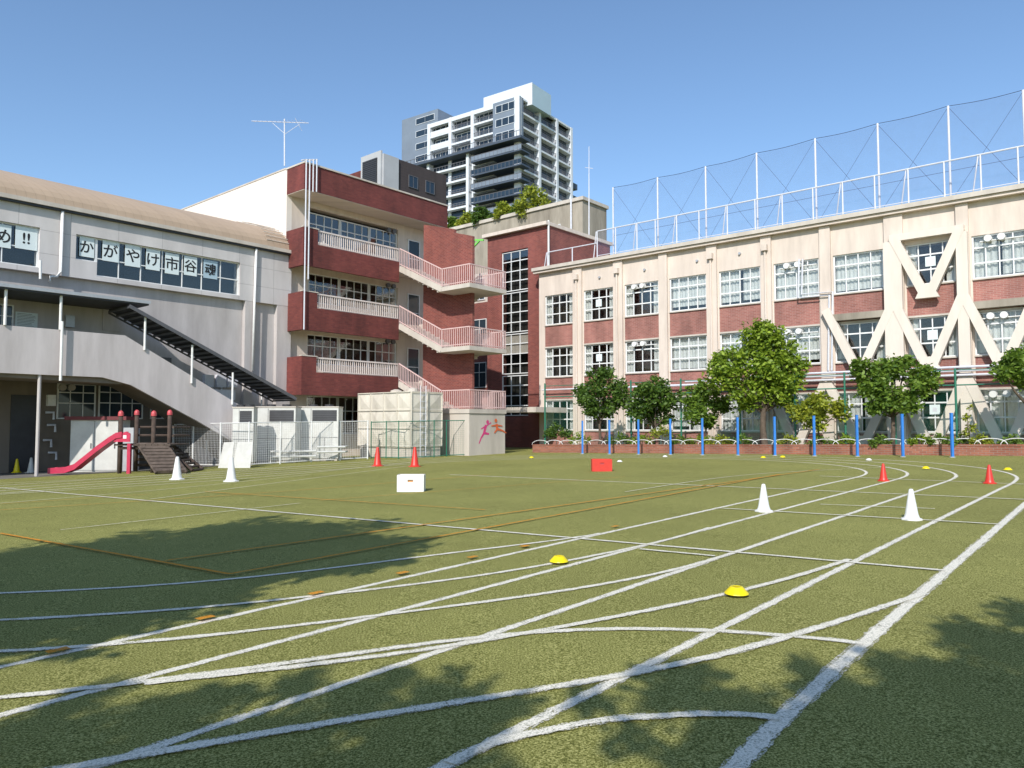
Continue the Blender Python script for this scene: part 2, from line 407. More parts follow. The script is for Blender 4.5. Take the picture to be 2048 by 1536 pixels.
for (x,y) in ((115,1307),(410,1241),(632,1191),(805,1150),(945,1118),(1050,1096),(1230,1056)):
    c=G(x,y); t=Vector(S.B+(0,)); ribbon(OL,[c-t*.07,c+t*.07],.08,False)
struct(OL.build('court_lines',M['orangeline'],recalc=False))

# ================= GYM
gyA=32.6; GF=FA(gyA)
gbR=S.Pa(gyA,578,500)[0]; gb0=2.0
ez=10.05
gym=thing('gymnasium','long white gymnasium with tan barrel roof and covered side stair at far left','building',S.w(gyA,12,-.3))
zup=7.33
def bz(px,py,a=gyA): return S.Pa(a,px,py)
w1=(bz(148,470)[0],bz(475,527)[0]); wz1=bz(148,470)[1]; wz0=bz(472,592)[1]
wm=bz(190,500)[0]; zmid=bz(148,520)[1]
w0=(gb0+3,bz(76,455)[0])
m=MB()
m.fb(GF,gb0,gbR,wz1,ez,-.3,.25)
m.fb(GF,gb0,gbR,zup,wz0,-.3,.25)
m.fb(GF,gb0,w0[0],wz0,wz1,-.3,.25); m.fb(GF,w0[1],w1[0],wz0,wz1,-.3,.25); m.fb(GF,w1[1],gbR,wz0,wz1,-.3,.25)
m.fb(GF,w1[0],wm,wz0,zmid,-.3,.25)
m.build('upper_wall',M['gymwall'],gym)
bU=bz(400,800)[0]
m=MB(); m.fb(GF,gb0,gbR,3.25,zup,-.3,0); m.fb(GF,bU,gbR,-.6,3.25,-.3,0); m.build('lower_wall',M['gymlow'],gym)
m=MB(); m.fb(GF,gb0,bU,-.6,3.25,-2.3,-2.0); m.fb(GF,bU-.05,bU,-.6,3.25,-2.0,-.3); m.fb(GF,gb0,bU,3.25,3.3,-2.3,-.3); m.build('recessed_wall',M['shadepaint'],gym)
for (p,q) in ((484,500),(548,576)):
    MB().fb(GF,bz(p,680)[0],bz(q,680)[0],-.5,zup,0,.24).build('pilaster',M['gymlow'],gym)
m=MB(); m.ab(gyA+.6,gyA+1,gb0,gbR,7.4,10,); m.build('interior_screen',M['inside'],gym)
m=MB(); N=28; aw=6.2; zr=1.9
prof=[(gyA+5.9-aw*cos(pi*k/N), ez+.05+zr*sin(pi*k/N)**.9) for k in range(N+1)]
for bi,b in enumerate((gb0-1,gbR)):
    for (a,z) in prof: m.v.append(S.w(a,b,z))
for k in range(N): m.f.append((k,k+1,N+2+k,N+1+k))
m.f.append(tuple(range(N+1))); m.f.append(tuple(range(N+1,2*N+2)))
roof=m.build('roof',M['tanroof'],gym)
m=MB()
pr2=[(a,z+.06) for a,z in prof]
for k in range(N):
    (a0,z0),(a1,z1)=pr2[k],pr2[k+1]
    m.hexa([S.w(a0,gbR-.12,z0-.25),S.w(a1,gbR-.12,z1-.25),S.w(a1,gbR+.12,z1-.25),S.w(a0,gbR+.12,z0-.25),S.w(a0,gbR-.12,z0+.04),S.w(a1,gbR-.12,z1+.04),S.w(a1,gbR+.12,z1+.04),S.w(a0,gbR+.12,z0+.04)])
    if 0<k<N: m.tube([S.w(a0,gbR-1.4,z0+.02),S.w(a0,gbR-.1,z0+.02)],.02,5)
m.build('roof_rim',M['concw'],roof)
m=MB(); m.fb(GF,gb0-1,gbR,ez-.12,ez+.04,.25,.48); m.build('gutter',M['concw'],roof)
m=MB(); m.fb(GF,gb0-1,gbR,ez-.2,ez-.125,.25,.42); m.build('painted_eave_shadow',M['dark'],roof)  # dark strip standing in for the eave's shadow along the wall top
def winn(a,b,z0,z1,cols,rows): return window(gym,GF,a,b,z0,z1,cols,rows,n=.05,fm=M['frame'],fw=.05)
winn(wm,w1[1],wz0,wz1,7,(.47,)); winn(w1[0],wm,zmid,wz1,1,()); winn(w0[0],w0[1],wz0+.0,wz1,4,(.47,))
def text_mesh(ch,size,off=.02):
    cu=bpy.data.curves.new('t','FONT'); cu.body=ch; cu.size=size; cu.align_x='CENTER'; cu.align_y='CENTER'; cu.offset=off; cu.resolution_u=3
    o=bpy.data.objects.new('t',cu); C.objects.link(o); bpy.context.view_layer.update()
    me=bpy.data.meshes.new_from_object(o.evaluated_get(bpy.context.evaluated_depsgraph_get()))
    bpy.data.objects.remove(o); return me
RM=Matrix(((S.B[0],0,-S.A[0]),(S.B[1],0,-S.A[1]),(0,1,0)))
def char(ch,size,pos,parent,mat,name='character'):
    me=text_mesh(ch,size,.008)
    vs=[v.co.copy() for v in me.vertices]
    if vs:
        cx=(min(v.x for v in vs)+max(v.x for v in vs))/2; cy=(min(v.y for v in vs)+max(v.y for v in vs))/2
    else: cx=cy=0
    o0=ROOT[parent.name]
    for v in me.vertices: v.co=RM@(v.co-Vector((cx,cy,0)))+pos-o0
    me.materials.clear(); me.materials.append(mat)
    o=bpy.data.objects.new(name,me); C.objects.link(o); o.parent=parent; ROOT[o.name]=o0; return o
papers=[('か',156,186,475,515,1),('が',202,235,482,524,1),('や',247,278,491,534,1),('け',289,317,500,541,1),('市',327,355,508,549,1),('谷',365,391,514,552,1),('魂',404,432,522,558,0),('め',-14,20,450,496,1),('!!',28,72,456,500,1)]
for ch,x0,x1,y0,y1,pp in papers:
    cxp=(x0+x1)/2
    u0=bz(x0,(y0+y1)/2)[0]; u1=bz(x1,(y0+y1)/2)[0]; zt=bz(cxp,y0)[1]; zb=bz(cxp,y1)[1]
    m=MB(); m.fb(GF,u0,u1,zb,zt,.135,.14)
    if pp: p=m.build('paper_sign',M['paper'],gym)
    else:
        p=MB().fb(GF,u0,u1,zb,zt,.125,.127).build('paper_sign',M['hrpale'],gym)
    char(ch,(zt-zb)*.68,GF((u0+u1)/2,(zb+zt)/2,.146),p,M['ink'])
def gp(px,py,n): u,z=bz(px,py); return GF(u,z,n)
m=MB(); m.tube([gp(119,418,.35),gp(114,545,.35),gp(108,556,.35),gp(95,556,.35),gp(92,566,.4)],.06); m.build('downpipe',M['whitep'],gym,smooth=True)
m=MB(); m.tube([gp(505,492,.35),gp(497,742,.35)],.06); m.build('downpipe',M['whitep'],gym,smooth=True)
m=MB(); m.tube([gp(70,525,.6),gp(70,562,.6)],.05); m.build('vent_pipe',M['whitep'],gym)
WA=30.4; WF=FA(WA)
def q(px,py): return S.Pa(WA,px,py)
zwt=q(100,658)[1]; zwb=q(100,750)[1]
b250=q(250,675)[0]; T2=q(502,824); b395=q(395,842); b262=q(262,770); b205=q(205,758)[0]; B2=q(480,892)
gl=gz(WF(T2[0],0,0).x)
P=[(gb0,zwt),(b250,zwt),(T2[0],T2[1]),(T2[0]+.05,gl-.05),(B2[0]+.2,gl-.05),(B2[0],B2[1]),(b395[0],b395[1]),(b262[0],b262[1]),(b205,zwb),(gb0,zwb)]
m=MB(); m.fpoly(WF,P,-.15,0); m.build('stair_parapet',M['ramp'],gym)
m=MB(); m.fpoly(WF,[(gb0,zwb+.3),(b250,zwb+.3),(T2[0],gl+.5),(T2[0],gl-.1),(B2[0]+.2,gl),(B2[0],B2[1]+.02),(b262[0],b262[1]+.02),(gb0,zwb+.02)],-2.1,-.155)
m.build('stair_flight',M['shadepaint'],gym)
zc=S.Pa(30.2,100,588)[1]; bc1=S.Pa(30.2,298,604)[0]
CF=FA(30.2)
m=MB(); m.fb(CF,gb0,bc1,zc,zc+.12,-2.4,0); m.build('walkway_canopy',M['dark'],gym)
m=MB(); m.fb(CF,gb0,bc1+.05,zc+.06,zc+.18,.0,.06); m.build('canopy_edge',M['steel'],gym)
c0=S.Pa(30.2,258,612); c1=S.Pa(30.2,592,798)
m=MB(); m.fpoly(CF,[(c0[0],c0[1]),(c1[0],c1[1]),(c1[0],c1[1]+.07),(c0[0],c0[1]+.07)],-1.9,-.05)
can=m.build('sloping_canopy',M['dark'],gym)
m=MB()
for k in range(26):
    t=k/25; u=c0[0]+(c1[0]-c0[0])*t; z=c0[1]+(c1[1]-c0[1])*t
    m.fb(CF,u-.03,u+.03,z-.09,z-.01,-1.9,-.02)
m.fbar(CF,(c0[0],c0[1]+.0),(c1[0],c1[1]+.0),.14,.0,.05)
m.fbar(CF,(c0[0],c0[1]-.09),(c1[0],c1[1]-.09),.06,-1.95,-1.9)
m.build('canopy_frame',M['canopyframe'],can)
for (px,yt,yb) in ((292,632,690),(386,690,757),(467,745,800)):
    u,_=S.Pa(30.3,px,yt); zt=S.Pa(30.3,px,yt)[1]; zb=S.Pa(30.3,px,yb)[1]
    MB().tube([FA(30.35)(u,zb-.2,0),FA(30.35)(u,zt,0)],.045).build('canopy_post',M['whitep'],gym)
for px in (10,121):
    u=S.Pa(30.35,px,640)[0]; MB().tube([FA(30.35)(u,zwt,.0),FA(30.35)(u,zc,0)],.05).build('canopy_post',M['whitep'],gym)
u=S.Pa(30.5,76,850)[0]; MB().tube([FA(30.5)(u,-.5,0),FA(30.5)(u,zwb,0)],.06).build('walkway_post',M['gymlow'],gym)
u=S.Pa(30.35,121,700)[0]; MB().tube([FA(30.25)(u,zwb-.2,0),FA(30.25)(u,zwt+.3,0)],.05).build('downpipe',M['whitep'],gym)
GW=lambda x0,x1,y0,y1,a=gyA: (S.Pa(a,x0,(y0+y1)/2)[0],S.Pa(a,x1,(y0+y1)/2)[0],S.Pa(a,(x0+x1)/2,y1)[1],S.Pa(a,(x0+x1)/2,y0)[1])
u0,u1,z0,z1=GW(-20,26,608,655); window(gym,GF,u0,u1,z0,z1,2,(.5,),n=.01,pm=M['darkglass'])
u0,u1,z0,z1=GW(30,75,625,656); p=MB().fb(GF,u0,u1,z0,z1,.01,.02).build('paper_notice',M['paper'],gym)
m=MB()
for k in range(9):
    z=z1-.05-(z1-z0-.08)*k/9; m.fb(GF,u0+.06,u1-.06-random.uniform(0,.2),z-.02,z-.008,.021,.024)
m.build('notice_lines',M['ink'],p)
u0,u1,z0,z1=GW(128,146,632,655); MB().fb(GF,u0,u1,z0,z1,0,.2).build('meter_box',M['steel'],gym)
u0,u1,z0,z1=GW(205,240,618,662); MB().fb(GF,u0,u1,z0,z1,.0,.04).build('door',M['gymlow'],gym)
RA=34.6; RG=FA(RA)
for (x0,x1,c) in ((113,190,3),(196,285,4),(300,370,3)):
    u0,u1,z0,z1=GW(x0,x1,768,838,RA); window(gym,RG,u0,u1,z0,z1,c,(.45,.75),n=.01,pm=M['darkglass'])
u0,u1,z0,z1=GW(20,70,790,925,RA); MB().fb(RG,u0,u1,-.5,z1,.0,.05).build('door',M['dark'],gym)
u0,u1,z0,z1=GW(92,108,790,812,RA); MB().fb(RG,u0,u1,z0,z1,.0,.25).build('meter_box',M['whitep'],gym)
for (px,py) in ((122,775),(140,775)):
    u,z=S.Pa(RA,px,py); MB().tube([RG(u,z,.05),RG(u,z,.25)],.14,12).build('vent_cowl',M['gymlow'],gym)
for px in (412,440,520): 
    u=bz(px,790)[0]; MB().tube([GF(u,-.3,.15),GF(u,3.2,.15)],.04).build('wall_pipe',M['whitep'],gym)
u0,u1,z0,z1=GW(318,342,715,745); MB().fb(GF,u0,u1,z0,z1,.0,.04).build('vent_hatch',M['darkframe'],gym)
for (px,py) in ((95,825),(98,850),(90,880),(100,905)):
    f=lambda x,y: (lambda r:RG(r[0],r[1],.25))(S.Pa(RA,x,y))
    m=MB(); m.tube([f(px-8,py),f(px+8,py),f(px+8,py+14)],.05); m.build('wall_pipe',M['galv'],gym)
u0,u1,z0,z1=GW(395,455,780,800); MB().fb(GF,u0,u1,z0,z1,.3,.7).build('pipe_tray',M['galv'],gym)
for k,px in enumerate((405,430,452)):
    u0,u1,z0,z1=GW(px,px+18,750,775); MB().fb(GF,u0,u1,z0,z1,.0,.22).build('wall_box',M['galv'],gym)

# ================= RED BLOCK
FAa=31.1; RF=FA(FAa); RW=FA(32.6)
bC=S.Pa(FAa,605,600)[0]; bE=S.Pa(FAa,895,430)[0]; bS=S.Pa(FAa,798,600)[0]
FL=[10.15,7.0,3.85]; ztop=S.Pa(FAa,605,322)[1]; zfb=S.Pa(FAa,605,376)[1]
aS=S.Pb(bC,340,415)[0]
red=thing('classroom_block','four storey red brick classroom block with balconies, cream side wall and zigzag outside stair','building',S.w(32.6,25,-.2))
m=MB(); m.ab(32.6,aS+2,bC,bC+.3,-.5,ztop-.02); m.build('side_wall',M['creamside'],red)
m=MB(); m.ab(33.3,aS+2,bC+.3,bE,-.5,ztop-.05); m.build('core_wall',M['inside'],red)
m=MB()
wb0=S.Pa(32.6,618,450)[0]; wb1=S.Pa(32.6,796,480)[0]
m.fb(RW,bC+.3,wb0,-.5,ztop-.1,-.5,0)
m.fb(RW,wb1,bE,-.5,ztop-.1,-.5,0)
for k,f in enumerate(FL):
    m.fb(RW,wb0,wb1,f-.9,f+.75,-.5,0)
m.fb(RW,wb0,wb1,zfb-.35,ztop-.1,-.5,0); m.fb(RW,wb0,wb1,-.5,1.0,-.5,0)
m.build('front_wall',M['cream'],red)
for k,f in enumerate(FL+[.7]):
    zt=(f+2.25 if f>1 else 2.95); zb=f+.75 if f>1 else 1.0
    nW=3; L=(wb1-wb0)/nW
    for j in range(nW):
        window(red,RW,wb0+L*j+.02,wb0+L*(j+1)-.02,zb,zt,4,(.62,),n=-.15,curtain=[(0,.12)] if (j+k)%2 else None)
m=MB(); m.fb(RF,bC,bE,zfb,ztop-.06,-1.5,0); m.build('fascia',M['brickflat'],red)
m=MB(); m.fb(RF,bC-.03,bE+.03,ztop-.06,ztop+.02,-1.6,.05); m.ab(32.7,aS+2,bC-.03,bC+.35,ztop-.02,ztop+.05); m.build('coping',M['concw'],red)
m=MB(); m.fb(RF,bC+.02,bE-.02,zfb-.03,zfb-.003,-1.48,-.02); m.build('soffit',M['cream'],red)
m=MB(); m.ab(32.65,aS+2,bC+.3,bE,ztop-.05,ztop+.0); m.build('roof',M['concw'],red)
bR0=S.Pa(FAa,636,500)[0]
for k,f in enumerate(FL):
    m=MB(); zb=f-.92
    m.fb(RF,bC,bR0,zb,f+.95,-.15,0)
    m.fb(RF,bR0,bS,zb,f+.2,-.15,0)
    m.ab(FAa+.15,32.6,bC,bC+.15,zb,f+.95)
    par=m.build('balcony',M['brickflat'],red)
    m=MB(); m.fb(RF,bC+.15,bE-.05,f-.25,f-.0,-1.49,-.16); m.build('balcony_slab',M['cream'],par)
    m=MB(); m.fb(RF,bR0,bS,f+.88,f+.95,-.12,-.04); m.fb(RF,bR0,bS,f+.24,f+.28,-.1,-.06)
    n=int((bS-bR0)/.13)
    for i in range(n+1):
        u=bR0+.03+(bS-bR0-.06)*i/n; m.fb(RF,u-.018,u+.018,f+.28,f+.88,-.1,-.065)
    m.build('balcony_railing',M['railing'],par)
    m=MB(); m.fb(RF,bC-.02,bR0+.05,f+.95,f+1.0,-.17,.02); m.build('parapet_cap',M['concw'],par)
for f in FL:
    u=S.Pa(32.6,786,500)[0]
    for d in (0,.4):
        MB().tube([RW(u-d,f+2.3,0),RW(u-d,f+2.3,.15)],.13,12).build('wall_vent',M['darkframe'],red)
    u0=S.Pa(32.6,815,500)[0]
    window(red,RW,u0,u0+.9,f+.05,f+2.05,1,(.45,),n=.01,pm=M['darkglass'],name='door')
for i,px in enumerate((610,617,624,631)):
    x,z1=S.Pa(FAa,px,322); zb=S.Pa(FAa,px,660 if i==0 else 385)[1]
    if i==1: zb=S.Pa(FAa,px,560)[1]
    MB().tube([RF(x,zb,.12),RF(x,z1+.06,.12),RF(x,z1+.1,-.3)],.035).build('riser_pipe',M['galv'],red)
aF=FAa; bL=bS; wF=1.3; aT=aF-3.3; aN=aF-5.33; bQ=bL+2.79; SB=FB(bL)
def rail_a(mb,b,a0,z0,a1,z1,h=.95):
    Fb=FB(b)
    mb.fbar(Fb,(a0,z0+h),(a1,z1+h),.05,-.025,.025); mb.fbar(Fb,(a0,z0+.1),(a1,z1+.1),.035,-.018,.018)
    n=max(2,int(abs(a1-a0)/.13))
    for i in range(n+1):
        t=i/n; a=a0+(a1-a0)*t; z=z0+(z1-z0)*t; mb.fb(Fb,a-.013,a+.013,z+.02,z+h,-.012,.012)
def rail_b(mb,a,b0,b1,z,h=.95):
    Fa=FA(a); mb.fbar(Fa,(b0,z+h),(b1,z+h),.05,-.025,.025); mb.fbar(Fa,(b0,z+.1),(b1,z+.1),.035,-.018,.018)
    n=max(2,int(abs(b1-b0)/.13))
    for i in range(n+1):
        b=b0+(b1-b0)*i/n; mb.fb(Fa,b-.013,b+.013,z+.02,z+h,-.012,.012)
for k,f in enumerate(FL):
    ld=f-1.575
    m=MB(); n=9
    for i in range(n):
        a1=aF-3.3*i/n; a0=aF-3.3*(i+1)/n; zt=f-1.575*(i+.0)/n-.09
        m.ab(a0,a1+.02,bL+.06,bL+wF,zt-.3,zt)
        zt2=ld-(1.575)*(n-i-1)/n-.1
        m.ab(a0,a1+.02,bL+wF+.19,bQ-.06,zt2-.3,zt2)
    fl=m.build('stair_flight',M['concw'],red)
    m=MB(); m.fbar(SB,(aF,f-.16),(aT,ld-.1),.3,-.06,.0)
    m.fbar(FB(bQ),(aF,ld-1.575-.16),(aT,ld-.1),.3,0,.06)
    m.build('stair_stringer',M['concw'],fl)
    m=MB(); m.ab(aN,aT,bL,bQ,ld-.22,ld); l=m.build('stair_landing',M['concw'],red)
    m=MB(); rail_a(m,bL+.04,aF,f,aT,ld); rail_a(m,bL+.04,aT-.05,ld,aN+.05,ld); rail_b(m,aN+.04,bL+.04,bQ-.04,ld); rail_a(m,bQ-.04,aN+.1,ld,aT,ld)
    rail_a(m,bQ-.04,aT,ld,aF,ld-1.575)
    m.build('stair_railing',M['pinkrail'],l)
    m=MB(); m.ab(aF,32.58,bL,bQ+.2,f-.22,f); m.build('floor_slab',M['concw'],red)
m=MB(); m.fpoly(FB(bL+wF+.02),[(aF-.5,-.2),(aF-4.25,-.2),(aF-4.25,11.35),(aF-2.9,11.75),(aF-2.9,11.95),(aF-.5,12.6)],-.17,0)
m.build('stair_spine_wall',M['brick'],red)
m=MB(); m.ab(aN+.05,aT,bL+.05,bQ-.05,-.3,FL[2]-1.575-.23); base=m.build('stair_base',M['concw'],red)
m=MB(); m.ab(aT,31.0,bL+.1,bL+1.2,-.3,1.6); m.build('stair_base_wall',M['concw'],red)
MF=FA(aN+.05)
def mq(px,py): return S.Pa(aN+.05,px,py)
def runner(pts,mat,nn,r):
    m=MB(); k=0
    for (a,b,w1_,w2) in pts:
        k+=1; m.fbar(MF,mq(*a),mq(*b),w1_,nn+.001*k,nn+.002+.001*k,w2)
    hd=mq(*r[:2]); k+=1
    m.fpoly(MF,[(hd[0]+r[2]*cos(t*pi/6),hd[1]+r[2]*sin(t*pi/6)) for t in range(12)],nn+.001*k,nn+.002+.001*k)
    return m.build('painted_runner',mat,base)
runner([((972,850),(968,866),.18,.16),((968,866),(962,876),.14,.09),((962,876),(958,887),.09,.06),((968,866),(978,868),.13,.09),((972,852),(982,845),.08,.05),((970,853),(962,858),.08,.05)],M['muralpink'],.004,(975,844,.10))
runner([((992,848),(994,858),.18,.16),((994,858),(1004,861),.13,.08),((1004,861),(1012,866),.08,.05),((994,858),(988,866),.12,.07),((992,850),(982,852),.08,.05),((993,850),(1004,852),.08,.05)],M['muralor'],.02,(991,841,.10))
at=thing('tv_antenna','tall roof antenna with long horizontal boom on the red classroom block','antenna',S.w(*((S.Pb(bC+.5,569,330)[0],bC+.5)),ztop))
Da=at.location.y
m=MB(); m.tube([atD(569,332,Da),atD(569,238,Da)],.035); m.build('mast',M['galv'],at)
m=MB(); m.tube([atD(503,242,Da),atD(617,246,Da+.5)],.02,6); m.tube([atD(570,268,Da),atD(600,248,Da)],.012,5); m.tube([atD(570,268,Da),atD(545,246,Da)],.012,5); m.build('boom',M['galv'],at)
m=MB()
for i in range(12):
    x=508+i*9; l=5+i*.5; m.tube([atD(x-l*.6,243-l*.3,Da-.2),atD(x+l*.6,243+l*.3,Da+.4)],.008,4)
m.tube([atD(590,236,Da),atD(604,262,Da+.3)],.012,4); m.build('elements',M['galv'],at)

# ================= STAIR TOWER and link
TF=FB(36.9)
t0=S.Pb(36.9,1086,600)[0]; t1=S.Pb(36.9,975,600)[0]; tz=S.Pb(36.9,1084,453)[1]
tw=thing('stair_tower','square red brick stair tower with tall multi pane window between the two school wings','building',S.w((t0+t1)/2,36.9,0))
wa0=S.Pb(36.9,1056,600)[0]; wa1=S.Pb(36.9,1003,600)[0]; wzt=S.Pb(36.9,1030,500)[1]
m=MB(); m.fb(TF,t0-.4,wa0,-.3,tz,-.5,0); m.fb(TF,wa1,t1,-.3,tz,-.5,0); m.fb(TF,wa0,wa1,wzt,tz,-.5,0); m.fb(TF,wa0,wa1,-.3,2.0,-.5,0)
m.ab(t1-.4,t1,37.4,44,-.3,tz); m.ab(t0-.4,t0,37.4,44,-.3,tz)
m.build('wall',M['brick'],tw)
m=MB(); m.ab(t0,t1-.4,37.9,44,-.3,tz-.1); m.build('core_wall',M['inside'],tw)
m=MB(); m.ab(t0-.5,t1+.25,36.6,44.2,tz,tz+.22); m.build('roof_slab',M['cream'],tw)
hs=(wzt-2.0)/4
for k in range(4):
    z=2.0+hs*k
    window(tw,TF,wa0,wa1,z+.05,z+hs-.05,3,(.25,.5,.75),n=-.15,thin=.04,fm=M['frame'])
m=MB(); m.fb(TF,wa0-.0,wa1,6.1,7.3,-.3,-.18); m.build('blind',M['cream'],tw)
m=MB(); u=S.Pb(36.9,1097,450)[0]; m.tube([TF(u,tz+.3,.0),TF(u,11.2,0)],.06); m.build('downpipe',M['whitep'],tw)
lk=thing('link_corridor','low brick and cream link corridor with dark windows behind the outside stair','building',S.w(S.Pb(39,940,700)[0],39,0))
l0=S.Pb(39,985,600)[0]; l1=S.Pb(39,880,600)[0]; LF=FB(39)
m=MB(); m.fb(LF,l0,l1,-.3,10.2,-3,0); m.build('wall',M['brick'],lk)
m=MB(); m.fb(LF,l0,l1,10.2,12.6,-3,-1); m.build('upper_wall',M['concw'],lk)
for z in (1,4.1,7.2):
    window(lk,LF,S.Pb(39,974,600)[0],S.Pb(39,946,600)[0],z,z+1.8,2,(.6,),n=.01,pm=M['darkglass'])
u0=S.Pb(40,971,500); window(lk,FB(40),u0[0],S.Pb(40,950,500)[0],10.6,12.2,2,(.5,),n=.01,pm=M['darkglass'])
m=MB(); 
for (p,q_) in (((955,482),(952,525)),((955,482),(974,482)),((965,484),(945,505))):
    m.fbar(LF,S.Pb(39,*p),S.Pb(39,*q_),.12,.3,.42)
m.build('roof_frame',M['greenframe'],lk)
m=MB(); m.ab(S.Pb(34,1085,860)[0],S.Pb(34,1012,860)[0],33.4,39,2.2,2.5); m.build('entrance_canopy',M['concw'],lk)

# ================= RIGHT BUILDING
bR=36.28; QF=FB(bR)
def ra(px,py=700): return S.Pb(bR,px,py)[0]
a_l=ra(1086); a_r=ra(2420)
ZR=11.0
rows=[(7.6,9.42),(4.39,6.18),(1.16,2.95)]
rb=thing('classroom_wing','long three storey cream classroom wing with brick spandrels and diagonal braces on the right','building',S.w(ra(1600),bR,0))
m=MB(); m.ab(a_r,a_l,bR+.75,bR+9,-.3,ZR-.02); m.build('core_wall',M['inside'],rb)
m=MB(); m.ab(a_l,a_l+.0+.3,bR+.0,bR+9,-.3,ZR); m.fb(QF,a_r,a_l,9.42,ZR,-.74,0); m.build('upper_wall',M['cream'],rb)
m=MB(); m.fb(QF,a_r,a_l+.6,ZR,ZR+.2,-9.3,.4); m.build('roof_slab',M['concw'],rb)
m=MB(); m.fb(QF,a_r,a_l+.55,ZR-.14,ZR-.01,.0,.3); m.build('cornice',M['cream'],rb)
cols=[(1090,1146),(1168,1227),(1250,1318),(1340,1414),(1440,1523),(1550,1641),(1670,1771),(1817,1916),(1950,2062),(2110,2240)]
AC=[(ra(x0),ra(x1)) for x0,x1 in cols]
piers=[]
prev=a_l
for (c0_,c1_) in AC:
    piers.append((c0_,prev)); prev=c1_
piers.append((a_r,prev))
for i,(p0,p1) in enumerate(piers):
    m=MB(); m.fb(QF,p0,p1,-.3,9.42,-.74,0)
    if i and p1-p0<2: m.fb(QF,p0+.08,p1-.08,-.3,ZR-.15,.0,.14)
    m.build('pier',M['cream'],rb)
for i,(c0_,c1_) in enumerate(AC):
    for (s0,s1) in ((6.18,7.6),(2.95,4.39),(-.3,1.16)):
        MB().fb(QF,c1_,c0_,s0,s1,-.7,-.03).build('spandrel',M['brick2'],rb)
    for (z0,z1) in rows:
        MB().fb(QF,c1_+.0,c0_,z0-.06,z0,-.2,.05).build('sill',M['concw'],rb)
        if z1<9: MB().fb(QF,c1_+.0,c0_,z1,z1+.08,-.2,.03).build('lintel',M['concw'],rb)
    if i in (6,8,9):
        MB().fb(QF,c1_-.1,c0_+.1,6.3,6.6,-.03,.35).build('ledge',M['conc'],rb)
    for r,(z0,z1) in enumerate(rows):
        full=i in (3,4,5,6,8) and not (i==6 and r==1)
        cu=[(0,.98)] if (full and random.random()<.6) else [(0,.46),(.54,1)] if full else [(0,.2),(.8,1)]
        w=window(rb,QF,c1_,c0_,z0,z1,4,(.36,.72),n=-.14,fw=.06,thin=.045,curtain=cu)
        if i in (2,5,8) and r<3:
            for d in (.35,.62):
                u=c1_+(c0_-c1_)*(1-d*.9); MB().tube([QF(u,z1-.2,-.1),QF(u,z1-.2,.18)],.14,14).build('vent_cowl',M['whitep'],w)
            MB().fb(QF,c1_+.1,c0_-.3,z1-.3,z1-.26,-.08,.03).build('pipe',M['whitep'],w)
        elif i in (1,7):
            uc=(c0_+c1_)/2; p=MB().fb(QF,uc-.2,uc+.2,z0+.78,z0+1.2,-.06,-.05).build('window_sticker',M['paper'],w)
            MB().fb(QF,uc-.08,uc+.08,z0+.9,z0+1.08,-.049,-.045).build('sticker_mark',M['galv'],w)
for i in (1,2,4,5):
    p0,p1=piers[i]; u=(p0+p1)/2
    m=MB(); m.tube([QF(u,.2,.22),QF(u,10.1,.22)],.055); m.fb(QF,u-.14,u+.14,10.1,10.4,.14,.36); m.build('downpipe',M['cream'],rb)
for px in (1200,1290,1395,1480):
    u,z=S.Pb(bR,px,555-(px-1200)*.17); MB().tube([QF(u,z,0),QF(u,z,.1)],.07,8).build('wall_lamp',M['steel'],rb)
def qp(px,py,n): u,z=S.Pb(bR,px,py); return QF(u,z,n)
for (off) in (0,7):
    m=MB(); m.tube([qp(1602+off,520,.25),qp(1600+off,597-off,.25),qp(1662+off,592-off,.25),qp(1660+off,742,.25)],.045); m.build('conduit',M['galv'],rb)
for k,(n,dz) in enumerate(((.5,0),(.58,.16),(.5,.34))):
    z=3.9-dz; m=MB(); m.tube([QF(ra(1500-k*120),z,n),QF(a_r,z,n)],.05); m.build('pipe_run',M['galv'],rb)
m=MB(); m.tube([QF(ra(1090),3.6,.3),QF(ra(1560),3.6,.3)],.04); m.build('pipe_run',M['galv'],rb)
BZ=[(7.1,9.75),(3.95,6.85),(.55,3.5)]
def mid(i): return (piers[i][0]+piers[i][1])/2
bw=.37
def vee(i,r,name='brace'):
    a0=mid(i)-.05; a1=mid(i+1)+.05; z0,z1=BZ[r]; ac_=(a0+a1)/2
    m=MB(); 
    m.fbar(QF,(a0,z1),(ac_+.1,z0),bw,.16,.42); m.fbar(QF,(a1,z1),(ac_-.1,z0),bw,.162,.418)
    m.fpoly(QF,[(ac_-.46,z0-.15),(ac_+.46,z0-.15),(ac_+.18,z0+.45),(ac_-.18,z0+.45)],.165,.425)
    m.build(name,M['brace'],rb)
vee(7,0)
m=MB(); a0=mid(7);a1=mid(8); m.fb(QF,a1-.1,a0+.1,9.6,9.9,.16,.41); m.build('brace_head',M['brace'],rb)
for i in (6,7,8,9): vee(i,1)
for i in (5,6,7,8,9): vee(i,2)
for i in (7,8):
    p0,p1=piers[i]; MB().fb(QF,p0+.1,p1-.1,-.3,9.6,.145,.4).build('brace_column',M['brace'],rb)
NB=37.7; NF=FB(NB)
nf=thing('rooftop_net_fence','tall thin post and net ball fence on the roof of the cream wing','fence',S.w(ra(1600),NB,ZR+.2))
tp=[(1226,375),(1315,355),(1411,333),(1513,306),(1630,277),(1755,247),(1896,212),(2046,180),(2230,135)]
tops=[S.Pb(NB,*t) for t in tp]
for (u,z) in tops:
    MB().tube([NF(u,ZR+.2,0),NF(u,z,0)],.05,8).build('post',M['galv'],nf)
m=MB()
